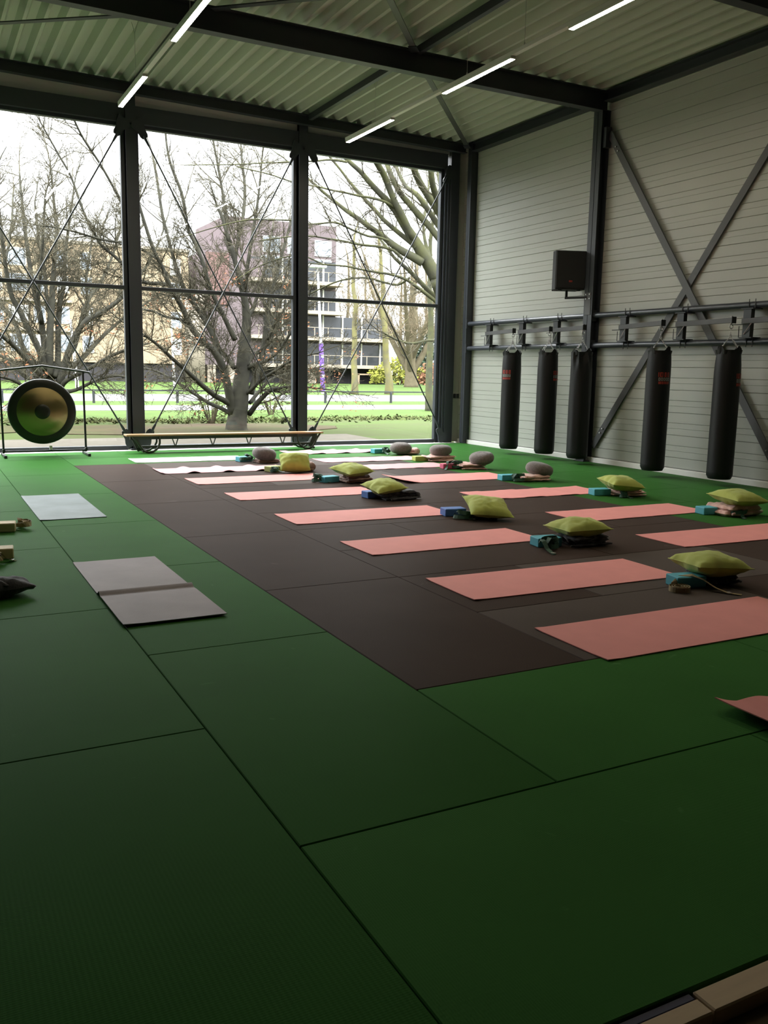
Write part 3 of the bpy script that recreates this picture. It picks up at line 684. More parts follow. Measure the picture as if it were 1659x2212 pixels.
def puff(b, cx, cy, cz, w, d, t, p=2.0, q=0.45, pinch=0.0, wr=0.0, seed=0, rot=0.0, n=22, k=None):
    """soft closed pad: grid mapped to a superellipse section, both faces"""
    cr, sr = math.cos(rot), math.sin(rot)
    def f(side):
        def g(u, v):
            a, c = 2*u-1, 2*v-1
            hh = (max(0, 1-abs(a)**p)*max(0, 1-abs(c)**p))**q
            x = a*w/2*(1-pinch*(1-c*c)); y = c*d/2*(1-pinch*(1-a*a))
            z = side*t/2*hh
            if wr:
                fl = min(1, hh*3)
                z += wr*fl*(nz(x*9+seed*3.1, y*9, side) + 0.5*nz(x*22+seed, y*22, side+5))
                x += wr*1.1*nz(y*8+seed*1.7, c*2, 0.3); y += wr*1.1*nz(x*8+seed*2.3, a*2, 0.7)
            return (cx+x*cr-y*sr, cy+x*sr+y*cr, cz+z)
        return g
    b.grid(f(1), n, n, k); b.grid(f(-1), n, n, k, flip=True)
def pillow(label, loc, rotz, tilt=(0, 0), size=0.42, t=0.16, seed=0, mm='lime', d=None, pinch=0.075, q=0.5):
    d = d or size
    th = thing('pillow', label, 'pillow', loc, (tilt[0], tilt[1], rotz))
    b = MB(); puff(b, 0, 0, 0, size, d, t*1.18, 2.0, q, pinch, 0.012, seed, n=30); b.build('cover', mm, th, smooth=True)
    b = MB(); pts = []
    hx, hy = size/2, d/2
    for k in range(4):
        for j in range(8):
            s = -1+2*j/8; e = 1-pinch*(1-s*s)
            pts.append({0: (s*hx, -e*hy, 0), 1: (e*hx, s*hy, 0), 2: (-s*hx, e*hy, 0), 3: (-e*hx, -s*hy, 0)}[k])
    pts.append(pts[0]); b.tube(pts, 0.0035, 5, cap=False); b.build('seam', mm, th, smooth=True)
    return th
def cushion(label, loc, seed, w=0.37, t=0.2, tilt=0.0):
    g = random.Random(seed)
    def fn(u, v):
        a = 2*PI*u; ph = PI*(v-0.5); c = max(0, math.cos(ph))**0.75; s = math.sin(ph); s = math.copysign(abs(s)**0.85, s)
        r = w/2*c*(1+0.05*nz(math.cos(a)*1.5+seed, math.sin(a)*1.5, s))
        return (r*math.cos(a), r*math.sin(a), t/2*s*(1+0.06*nz(math.cos(a)*2, math.sin(a)*2+seed, s)))
    b = MB(); b.grid(fn, 32, 18); o = b.build('meditation_cushion', 'felt', smooth=True, loc=loc, rot=(tilt, tilt*0.6, g.uniform(0, 6)))
    return tag(o, label, 'cushion', 'round grey felt cushions')
def blanket(label, loc, rotz, w, d, h, mm, seed, layers=3, roll=False):
    g = random.Random(seed); b = MB(); t = h/layers
    for i in range(layers):
        puff(b, g.uniform(-.035, .035), g.uniform(-.03, .03), t*(i+0.5), w*g.uniform(.82, 1.08), d*g.uniform(.8, 1.05), t*1.5, 5.0, 0.36, 0.0, 0.020, seed*3+i, g.uniform(-.3, .3), 30)
    # a loose turned over corner along the front
    pts = [(-w*0.5 + w*j/12, -d*0.5 + 0.012*math.sin(j*1.7+seed), t*0.6 + 0.010*nz(j*0.8, seed)) for j in range(13)]
    b.tube(pts, [t*0.42*(0.7+0.3*math.sin(j*0.26)) for j in range(13)], 8)
    if roll: b.tube([(w*0.42, -d*0.5, t*1.3), (w*0.45, 0, t*1.4), (w*0.43, d*0.5, t*1.3)], [t*1.1, t*1.25, t*1.0], 10)
    o = b.build('blanket', mm, smooth=True, loc=(loc[0], loc[1], 0.004), rot=(0, 0, rotz))
    return tag(o, label, 'blanket')
def block(label, x, y, rotz, mm, z=0.0, dims=(0.23, 0.15, 0.078)):
    b = MB(); b.bbox(-dims[0]/2, dims[0]/2, -dims[1]/2, dims[1]/2, 0, dims[2], 0.006)
    return tag(b.build('yoga_block', mm, loc=(x, y, z+0.001), rot=(0, 0, rotz)), label, 'yoga block')
def strap(label, x, y, rotz, seed, mm='strap', coil=False, s=1.0, top=0.0):
    g = random.Random(seed); b = MB(); w = 0.038
    if coil:
        pts, ups = [], []
        for j in range(70):
            a = j*0.30; r = 0.022 + 0.0028*a; pts.append((r*math.cos(a), r*math.sin(a), w/2+0.001)); ups.append((0, 0, 1))
        a = 69*0.30; last = V(pts[-1]); td = V((-math.sin(a), math.cos(a), 0))
        for q, (dx, dy, z, up) in enumerate(((-0.02, 0.05, 0.035, (0, 0.3, 1)), (0.06, 0.11, 0.07, (0.2, 0.9, 0.6)), (0.14, 0.10, 0.088, (0, 1, 0.2)), (0.20, 0.04, 0.066, (0.2, 1, 0.1)), (0.25, -0.03, 0.028, (0.4, 1, 0)), (0.31, -0.09, 0.006, (0.5, 1, 0)), (0.38, -0.14, 0.004, (0.5, 1, 0)))):
            pts.append((dx, dy, z)); ups.append(up)
    else:
        pts, ups = [], []
        turns = 2.4; n = 44
        for j in range(n):
            a = turns*2*PI*j/n; r = (0.055+0.035*math.sin(j*0.31+seed))*s
            z = w/2*0.9 + 0.03*s*max(0, math.sin(a*0.5+seed)) + 0.0012*j*s
            pts.append((r*1.35*math.cos(a)+0.02*math.sin(j*0.21+seed), r*0.9*math.sin(a), z)); ups.append((0.5*math.cos(a*0.7+seed), 0.5*math.sin(a+seed), 1))
        p = V(pts[-1]); d = V((math.cos(seed*2.1), -abs(math.sin(seed*2.1))-0.3, 0)).normalized()
        for j in range(1, 9):
            q = p + d*(0.026*j*s); z = 0.0025 + max(0, (p.z+0.05*s*math.sin(min(1, j/4)*PI)) - 0.0025)*(1-j/8)**1.3
            pts.append((q.x, q.y, z)); ups.append((-d.y, d.x, 0.3*(1-j/8)))
        # one standing loop
    # smooth
    b.ribbon(pts, ups, w, 0.0025)
    if not coil:
        c = V((0.02*math.cos(seed), 0.0, 0)); hh = (0.085+0.02*math.sin(seed))*s; lp, lu = [], []
        for j in range(17):
            a = -0.25*PI + 1.5*PI*j/16; lp.append((c.x + 0.055*s*math.cos(a), 0.012*math.sin(a*2), hh*0.52 + hh*0.46*math.sin(a))); lu.append((0.2, 1, 0))
        b.ribbon(lp, lu, w, 0.0025)
    th = thing('yoga_strap', label, 'yoga strap', (x, y, top+0.001), (0, 0, rotz))
    b.build('webbing', mm, th)
    b = MB(); q = pts[-2]; b.bbox(q[0]-0.004, q[0]+0.02, q[1]-0.02, q[1]+0.02, q[2]+0.0016, q[2]+0.005, 0.001); b.build('buckle', 'zinc', th)
    return th
D = math.radians
# --- left column, nearest to farthest
block('turquoise yoga block beside the coiled khaki strap', 4.70, 4.33, D(-12), 'turq')
strap('khaki yoga strap coiled in front of the turquoise block', 4.53, 4.23, D(-20), 1, 'tanstrap', True)
blanket('folded charcoal blanket under the nearest lime pillow, beside the khaki strap', (4.99, 4.36), D(-12), 0.30, 0.27, 0.07, 'char', 1, 2)
pillow('lime green pillow nearest the camera, on a charcoal blanket behind the khaki strap', (4.945, 4.345, 0.135), D(-16), (D(-3), D(3)), 0.42, 0.15, 1)
block('turquoise yoga block with dark green strap draped on it, second set from the camera', 4.685, 5.88, D(-8), 'turq')
strap('dark green yoga strap bundled on the second turquoise block from the camera', 4.60, 5.72, D(20), 2)
blanket('folded charcoal blanket under the plump lime pillow, second set from the camera', (5.02, 5.83), D(-3), 0.42, 0.32, 0.085, 'char', 2, 3)
pillow('plump lime green pillow on a charcoal blanket, second set from the camera', (5.00, 5.85, 0.145), D(-8), (D(-2), D(-1)), 0.43, 0.15, 2)
block('dark blue yoga block beside the tilted lime pillow', 4.79, 7.53, D(-9), 'blueblk')
strap('dark green yoga strap between the dark blue block and the tilted lime pillow', 4.74, 7.30, D(-35), 3, s=0.9)
blanket('flat charcoal blanket under the tilted lime pillow', (5.02, 7.32), D(-18), 0.30, 0.24, 0.055, 'char', 3, 2)
pillow('tilted lime green pillow leaning towards the camera beside the dark blue block', (5.00, 7.22, 0.125), D(-19), (D(16), D(5)), 0.44, 0.14, 3)
block('blue yoga block almost hidden under the small lime pillow', 4.60, 8.96, D(5), 'blueblk')
blanket('rumpled charcoal blanket sticking out right of the small lime pillow', (4.82, 8.78), D(12), 0.44, 0.30, 0.095, 'char', 4, 3, True)
pillow('small lime green pillow on a rumpled charcoal blanket, in the middle of the left column', (4.66, 8.80, 0.150), D(4), (D(8), D(-6)), 0.40, 0.13, 4)
block('turquoise yoga block below the lime pillow with the standing strap loop', 4.70, 10.42, D(10), 'turq')
strap('dark green yoga strap with a tall loop left of the turquoise block', 4.55, 10.52, D(60), 4, s=1.25)
blanket('folded taupe blanket under the lime pillow with the standing strap loop', (5.00, 10.32), D(2), 0.36, 0.28, 0.09, 'taupe', 5, 3)
pillow('lime green pillow on a taupe blanket next to the standing strap loop', (4.97, 10.30, 0.165), D(15), (D(6), D(-2)), 0.43, 0.14, 5)
block('olive yoga block half hidden by dark straps, left of the upright lime pillow', 4.44, 11.76, D(20), 'oliveblk')
strap('dark green yoga strap over the olive block, left of the upright lime pillow', 4.40, 11.66, D(80), 5, s=0.9)
blanket('rolled taupe blanket behind the upright lime pillow', (4.83, 11.72), D(-10), 0.34, 0.28, 0.10, 'taupe', 6, 2, True)
pillow('lime green pillow propped upright, in front of the white mat', (4.665, 11.52, 0.150), D(-16), (D(44), 0), 0.415, 0.20, 6, d=0.30, pinch=0.02, q=0.42)
block('blue yoga block under dark straps at the end of the white mat', 4.49, 13.20, D(12), 'turq')
strap('dark green yoga strap piled on the block at the end of the white mat', 4.52, 13.02, D(10), 6, s=1.25)
blanket('folded taupe blanket under the grey cushion by the white mat', (4.77, 12.98), D(5), 0.36, 0.30, 0.05, 'taupe', 7, 2)
cushion('round grey felt cushion at the end of the white mat, left column', (4.73, 12.93, 0.14), 1, tilt=D(7))
# --- right column, farthest to nearest
block('turquoise yoga block at the end of the farthest wavy pink mat', 7.20, 13.86, D(4), 'turq')
strap('dark green yoga strap in front of the farthest turquoise block', 7.30, 13.70, D(30), 7, s=0.95)
blanket('rolled rose blanket behind the farthest grey cushion', (7.62, 13.56), D(-15), 0.36, 0.30, 0.085, 'rose', 8, 2, True)
cushion('round grey felt cushion farthest back, in front of the right window', (7.46, 13.50, 0.115), 2, 0.38, 0.2)
block('yellow green yoga block left of the rose blanket', 7.24, 12.44, D(-6), 'limeblk')
blanket('loosely folded rose blanket under a grey cushion, right of the yellow green block', (7.56, 12.34), D(-6), 0.50, 0.34, 0.085, 'rose', 9, 3)
cushion('round grey felt cushion on the rose blanket beside the yellow green block', (7.58, 12.36, 0.175), 3, 0.37, 0.18)
block('raspberry red yoga block wrapped with dark strap', 7.08, 11.30, D(-10), 'magenta')
strap('dark green yoga strap lying over the raspberry block', 7.14, 11.22, D(-20), 8, s=1.2, top=0.0)
blanket('folded rose blanket under a grey cushion, right of the raspberry block', (7.40, 11.18), D(-14), 0.40, 0.34, 0.08, 'rose', 10, 4)
cushion('round grey felt cushion on the rose blanket right of the raspberry block', (7.54, 11.10, 0.165), 4, 0.38, 0.19, D(-8))
block('turquoise yoga block with dark strap, beside the cushion half off its blanket', 7.09, 9.80, D(-8), 'turq')
strap('dark green yoga strap on the turquoise block beside the cushion half off its blanket', 7.12, 9.62, D(15), 9, s=1.2)
blanket('crumpled rose blanket under the nearest grey cushion', (7.40, 9.66), D(-12), 0.42, 0.28, 0.075, 'rose', 11, 2)
cushion('round grey felt cushion nearest the camera, half off its rose blanket', (7.54, 9.68, 0.15), 5, 0.38, 0.19, D(-10))
block('turquoise yoga block left of the lime pillow on green floor under the punching bags', 7.32, 8.20, D(-10), 'turq')
strap('dark green yoga strap in front of the lime pillow on green floor', 7.44, 7.94, D(40), 10, s=0.8)
blanket('folded rose blanket under the lime pillow on green floor, right of its turquoise block', (7.62, 8.08), D(-8), 0.38, 0.34, 0.085, 'rose', 12, 3)
pillow('lime green pillow on green floor in front of the second bag from the right', (7.49, 8.02, 0.160), D(-14), (D(4), D(6)), 0.43, 0.16, 7)
block('turquoise yoga block in front of the lime pillow at the right photo edge', 7.44, 6.62, D(-8), 'turq')
strap('dark green yoga strap below the lime pillow at the right photo edge', 7.62, 6.36, D(-10), 11, s=1.0)
blanket('thick rose blanket under the lime pillow at the right photo edge', (7.70, 6.52), D(3), 0.48, 0.38, 0.105, 'rose', 13, 2)
pillow('lime green pillow at the right photo edge, on a thick rose blanket', (7.69, 6.46, 0.185), D(-4), (D(3), D(3)), 0.45, 0.15, 8)
# --- left edge of the photo
block('cream yoga block at the left photo edge, farther one, beside the khaki strap', 0.59, 8.24, D(-8), 'creamblk')
strap('khaki yoga strap right of the farther cream block', 0.78, 8.34, D(100), 12, 'tanstrap', s=0.9)
block('cream yoga block at the left photo edge, nearer one, above the black bundle', 0.47, 7.10, D(-5), 'creamblk')
strap('khaki yoga strap in front of the nearer cream block', 0.42, 6.92, D(150), 13, 'tanstrap', s=0.8)
b = MB(); puff(b, 0, 0, 0.055, 0.50, 0.24, 0.12, 2.6, 0.5, 0, 0.02, 31, 0.1, 34); puff(b, -0.06, 0.02, 0.085, 0.36, 0.2, 0.09, 2.4, 0.5, 0, 0.02, 33, -0.2, 26)
tag(b.build('clothing_bundle', 'char', smooth=True, loc=(0.33, 5.86, 0.008), rot=(0, 0, D(8))), 'black bundle of clothing on the green floor at the left photo edge', 'clothing')
# ================================================================== OUTSIDE
GZ = -0.10
M['grass'] = mat('grass', (0.04, 0.062, 0.017), 0.9, col2=(0.031, 0.05, 0.0145), scale=0.9, bump=0.3, bscale=12, spec=0.02)
M['rough_grass'] = mat('worn grass', (0.036, 0.053, 0.0165), 0.95, col2=(0.037, 0.041, 0.0195), scale=0.55, bump=0.3, bscale=9, stretch=(0.5, 1.6, 1), spec=0.02)
M['soil'] = mat('bare soil', (0.046, 0.034, 0.024), 0.95, col2=(0.036, 0.04, 0.018), scale=0.8, bump=0.4, bscale=7, spec=0.02)
M['pave'] = mat('pale paving', (0.078, 0.07, 0.058), 0.9, var=0.15, scale=5, spec=0.02)
M['road'] = mat('light asphalt', (0.12, 0.12, 0.12), 0.9, var=0.05, spec=0.02)
M['brick'] = mat('yellow brick', (0.2592, 0.1984, 0.1349), 0.9, var=0.16, scale=4, stretch=(0.6, 1, 3), spec=0.02)  # distance haze put into the colour: brick kept pale
M['purple'] = mat('purple brown brick', (0.1109, 0.08976, 0.09504), 0.9, var=0.12, scale=3, spec=0.02)  # paled as well, haze painted into the base colour
M['reddish'] = mat('red brick', (0.1265, 0.0782, 0.0736), 0.9, var=0.12, scale=3, spec=0.02)
M['darkwall'] = mat('dark plinth', (0.0341, 0.03224, 0.03472), 0.8, spec=0.02)
M['bwin'] = mat('far window', (0.165, 0.187, 0.22), 0.12, spec=0.8)
M['bwin_dark'] = mat('far dark window', (0.03069, 0.0341, 0.03956), 0.15, spec=0.7)
M['beige'] = mat('beige concrete band', (0.231, 0.198, 0.1584), 0.85, spec=0.02)
M['bark'] = mat('grey green bark', (0.05652, 0.05491, 0.04199), 0.9, col2=(0.03471, 0.03392, 0.02907), scale=5, bump=0.5, bscale=18, spec=0.02)
M['bark_moss'] = mat('mossy bark', (0.06057, 0.0627, 0.02993), 0.9, col2=(0.03918, 0.03918, 0.02993), scale=4, bump=0.5, bscale=18, spec=0.02)
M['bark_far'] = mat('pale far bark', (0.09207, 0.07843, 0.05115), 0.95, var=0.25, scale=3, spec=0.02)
M['bark_yellow'] = mat('lichen bark', (0.1125, 0.1057, 0.04092), 0.95, col2=(0.07502, 0.0682, 0.04774), scale=2, spec=0.02)
M['twig'] = mat('twigs', (0.0578, 0.05304, 0.0374), 0.95, spec=0.02)
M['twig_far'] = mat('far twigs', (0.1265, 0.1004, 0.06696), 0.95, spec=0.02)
M['leaf'] = mat('dry copper leaves', (0.24, 0.105, 0.055), 0.8, var=0.3, scale=3, spec=0.02)
M['bush_y'] = mat('yellow green bush', (0.1488, 0.155, 0.031), 0.9, var=0.3, scale=2, spec=0.02)
M['bush_r'] = mat('russet hedge', (0.1488, 0.0744, 0.0434), 0.9, var=0.3, scale=2, spec=0.02)
M['conifer'] = mat('dark conifer', (0.0217, 0.0341, 0.0217), 0.9, var=0.3, scale=2, spec=0.02)
M['weed'] = mat('weeds', (0.046, 0.062, 0.02), 0.95, col2=(0.046, 0.046, 0.022), scale=1.5, spec=0.02)
M['lamp_white'] = mat('white lacquer', (0.4613, 0.4613, 0.4613), 0.5, spec=0.02)
M['violet'] = mat('violet wrap', (0.1091, 0.06138, 0.2319), 0.6, spec=0.02)

def ground(name, x0, x1, y0, y1, z, m):
    b = MB(); b.box(x0, x1, y0, y1, z-0.3, z); return struct(b.build(name, m))
ground('lawn', -140, 190, 15.95, 40.2, GZ-0.012, 'grass')
ground('far_lawn', -140, 190, 49.8, 200, GZ-0.01, 'grass')
ground('worn_lawn', -40, 60, 15.95, 25.2, GZ, 'rough_grass')
ground('garden_path', -40, 9.2, 17.5, 19.4, GZ+0.012, 'pave')
def blob(name, cx, cy, rx, ry, z, m, seed):
    b = MB(); n = 40; ring = []
    for j in range(n):
        a = 2*PI*j/n; k = 1+0.35*nz(math.cos(a)*1.6+seed, math.sin(a)*1.6); ring.append((cx+rx*k*math.cos(a), cy+ry*k*math.sin(a), z))
    b.add(ring + [(cx, cy, z+0.01)] + [(p[0], p[1], z-0.1) for p in ring], [(j, (j+1) % n, n) for j in range(n)] + [(j, n+1+j, n+1+(j+1) % n, (j+1) % n) for j in range(n)])
    return struct(b.build(name, m))
blob('ground_soil', 6.0, 21.9, 4.6, 1.9, GZ+0.02, 'soil', 3)
blob('ground_soil', 0.5, 22.6, 3.2, 1.2, GZ+0.02, 'soil', 8)
ground('foot_path', -140, 190, 31.7, 35.6, GZ+0.004, 'road')
ground('road', -140, 190, 40.2, 49.8, GZ, 'road')

# ---- knee rail along the road
t = thing('knee_rail', 'low dark knee rail along the far side of the grass, before the pale road', 'railing', (20, 38.2, GZ))
b = MB(); b.bar((-40, 0, 0.52), (40, 0, 0.52), 0.07, 0.06); b.build('rail', 'blackmetal', t)
for i in range(22):
    x = -38 + i*3.5
    b = MB(); b.bbox(x-0.05, x+0.05, -0.05, 0.05, -0.1, 0.5, 0.01); b.build('post', 'blackmetal', t)

# ---- apartment block
t = thing('apartment_building', 'long apartment block of yellow and purple brown brick far behind the trees', 'building', (0, 90, GZ))
def bpart(name, m, *boxes):
    b = MB()
    for q in boxes: b.box(*q)
    return b.build(name, m, t)
w1 = bpart('brick_wing', 'brick', (-45, 24.9, 0, 12, 1.8, 12.95))
bpart('ground_floor', 'darkwall', (-45, 24.9, 0.3, 12, -0.2, 1.8))
bpart('brick_wing_edge', 'beige', (-45, 24.95, -0.15, 12, 12.85, 13.1), (-45, 13.6, -0.35, 0.0, 7.3, 7.55), (-45, 13.6, -0.35, 0.0, 4.6, 4.85))
for r, z in enumerate((2.8, 5.45, 8.3, 10.6)):
    for c in range(22):
        x = -22 + c*2.15
        if x > 23.5 or (r == 3 and c % 4 == 3): continue
        wd = 1.5 if (c % 3 and x < 12) else 0.85
        if x > 13 and c % 2 == 0: continue
        p = bpart('window', 'white_metal', (x-0.1, x+wd+0.1, -0.06, 0.2, z-0.1, z+1.5))
        b = MB(); b.box(x, x+wd, -0.09, 0.1, z, z+1.4); b.build('pane', 'bwin' if (c*7+r) % 3 else 'lamp_white', p)
b = MB(); b.lathe([(1.0, -0.2), (1.0, 9.0)], 20, (25.4, -0.2, 0)); b.build('round_stair', 'beige', t, smooth=True)
bpart('middle_wing', 'purple', (26.0, 33.2, 1.0, 12, 1.8, 12.9))
bpart('ground_void', 'darkwall', (26.0, 48.5, 2.0, 11.5, -0.2, 1.8))
for x in (26.9, 29.3, 38.3): bpart('pillar', 'beige', (x, x+0.9, 0.6, 1.4, -0.2, 1.8))
bpart('tower', 'purple', (29.4, 42.1, 2.0, 13, 1.8, 17.1))
bpart('tower_side', 'reddish', (27.0, 29.4, 0.8, 1.1, 8.0, 13.2))
for z in (13.9, 11.9):
    for x in (33.6, 36.4, 39.6):
        p = bpart('window', 'lamp_white', (x-0.1, x+1.9, 1.9, 2.1, z-0.1, z+1.6)); b = MB(); b.box(x, x+1.8, 1.86, 2.05, z, z+1.5); b.build('pane', 'bwin', p)
for z, xe in ((10.77, 42.2), (7.68, 42.4), (4.89, 48.6), (1.92, 48.9)):
    bpart('balcony_slab', 'beige', (31.5, xe, 0.0, 2.1, z-0.22, z+0.16))
    bpart('balcony_glazing', 'bwin_dark', (32.2, min(xe, 42.0) if z > 5 else xe-0.6, 1.85, 2.0, z+0.2, z+2.45))
    b = MB()
    for k in range(int((xe-32)/1.6)): b.box(32.3+k*1.6, 32.38+k*1.6, 0.02, 0.08, z+0.16, z+1.15)
    b.box(32.0, xe-0.2, 0.02, 0.07, z+1.12, z+1.18); b.build('balcony_rail', 'beige', t)
    b = MB()
    for k in range(int((xe-32)/2.4)): b.box(33.2+k*2.4, 33.35+k*2.4, 1.7, 1.84, z+0.16, z+2.6)
    b.build('balcony_mullion', 'white_metal', t)
bpart('low_wing', 'purple', (42.1, 48.4, 2.0, 12, 1.8, 7.3))
bpart('garage_frame', 'brick', (44.0, 48.0, -0.1, 0.1, 1.0, 1.15), (47.8, 48.0, -0.1, 0.1, -0.2, 1.1), (44.0, 44.2, -0.1, 0.1, -0.2, 1.1))

# ---- trees -------------------------------------------------------------------
class Grow:
    def __init__(s, seed, base=0.011, dens=1.0, minr=0.0042, lean=0.35):
        s.r = random.Random(seed); s.big = MB(); s.tw = MB(); s.tips = []; s.dens = dens; s.minr = minr; s.lean = lean
    def seg(s, pts, rad):
        m = max(rad)
        (s.big if m > 0.022 else s.tw).tube(pts, rad, 9 if m > 0.08 else 6 if m > 0.03 else 4 if m > 0.009 else 3, cap=m > 0.05)
    def wander(s, p, d, L, n, jit, trop):
        pts = [V(p)]; d = V(d).normalized()
        for i in range(n):
            d = (d + V((s.r.gauss(0, jit), s.r.gauss(0, jit), s.r.gauss(0, jit))) + V((0, 0, trop))).normalized(); pts.append(pts[-1] + d*(L/n))
        return pts
    def side(s, d, ang):
        d = V(d).normalized(); x = d.orthogonal().normalized(); x.rotate(Quaternion(d, s.r.uniform(0, 2*PI)))
        return (d*math.cos(ang) + x*math.sin(ang)).normalized()
    def kids(s, pts, rad, lev, L0, t0=0.2):
        tot = sum((pts[i+1]-pts[i]).length for i in range(len(pts)-1))
        per = (2.6, 4.2, 5.5)[min(lev, 2)]*s.dens
        n = max(1, int(tot*per + s.r.random()))
        for k in range(n):
            t = t0 + (1-t0)*s.r.random(); f = t*(len(pts)-1); i = min(int(f), len(pts)-2); q = f-i
            p = pts[i].lerp(pts[i+1], q); r = rad[i]*(1-q)+rad[i+1]*q; d = pts[i+1]-pts[i]
            L = L0*s.r.uniform(0.45, 1.0)*(1.15-0.55*t)
            dd = s.side(d, s.r.uniform(0.45, 1.0)); s.branch(p, dd, L, min(r*0.6, 0.006+0.010*L), lev+1)
    def branch(s, p, d, L, r, lev):
        n = 5 if lev < 2 else 4 if lev < 3 else 3
        pts = s.wander(p, d, L, n, 0.13, 0.05*s.lean); r = max(r, s.minr)
        rad = [max(s.minr, r*(1-0.75*i/n)) for i in range(n+1)]
        s.seg(pts, rad)
        if lev < 3 and L > 0.3: s.kids(pts, rad, lev, L*0.52, 0.15)
        else: s.tips.append((pts[-1], (pts[-1]-pts[-2]).normalized()))
    def limb(s, pts, rad, L0=1.6, t0=0.15, tip=1.5, sub=True):
        # smooth the traced line
        P = [V(p) for p in pts]; out, ro = [], []
        for i in range(len(P)-1):
            p0, p1, p2, p3 = P[max(i-1, 0)], P[i], P[i+1], P[min(i+2, len(P)-1)]
            for k in range(3):
                t = k/3; out.append(0.5*((2*p1)+(p2-p0)*t+(2*p0-5*p1+4*p2-p3)*t*t+(3*p1-p0-3*p2+p3)*t**3)); ro.append(rad[i]*(1-t)+rad[i+1]*t)
        out.append(P[-1]); ro.append(rad[-1]); s.big.tube(out, ro, 9 if max(ro) > 0.06 else 6)
        if sub: s.kids(out, ro, 0, L0, t0)
        if tip: 
            q = s.wander(out[-1], out[-1]-out[-2], tip, 5, 0.1, 0.06*s.lean); rr = [max(s.minr, ro[-1]*(1-0.8*i/5)) for i in range(6)]; s.seg(q, rr); s.kids(q, rr, 1, tip*0.5, 0.1)
def leaves(g, n, seed, zmax, spread=0.16, size=0.045):
    r = random.Random(seed); b = MB(); low = [t for t in g.tips if t[0].z < zmax]; r.shuffle(low)
    for p, d in low[:n]:
        for k in range(r.randint(8, 18)):
            c = p + V((r.gauss(0, spread), r.gauss(0, spread), r.gauss(0, spread*0.5))); a = V((r.gauss(0, 1), r.gauss(0, 1), r.gauss(0, .6))).normalized(); e = a.orthogonal().normalized(); L = size*r.uniform(.6, 1.2)
            nn = a.cross(e)*L*0.12
            b.add([c-a*L, c+e*L*0.45+nn, c+a*L, c-e*L*0.45+nn], [(0, 1, 2, 3)])
    return b
def px_limb(txt, Y, w_m, depth=0.0, seed=0):
    """a limb traced as x,y,width(px) in the photograph, placed on the tree's own plane and bent in depth"""
    a = [tuple(float(q) for q in s.split(',')) for s in txt.split()]; pts, rad = [], []; n = len(a)
    for i, (x, y, w) in enumerate(a):
        t = i/max(1, n-1); p = at_y(x, y, Y + depth*t + 0.25*math.sin(seed*2.1+t*4)*t); pts.append(p); rad.append(w*w_m/2)
    return pts, rad
def finish(g, t, mb, mt, leafb=None):
    if g.big.v: g.big.build('trunk', mb, t, smooth=True)
    if g.tw.v: tag(g.tw.build('twigs', mt, t), kind='stuff')
    if leafb and leafb.v: tag(leafb.build('dry_leaves', 'leaf', t), kind='stuff')

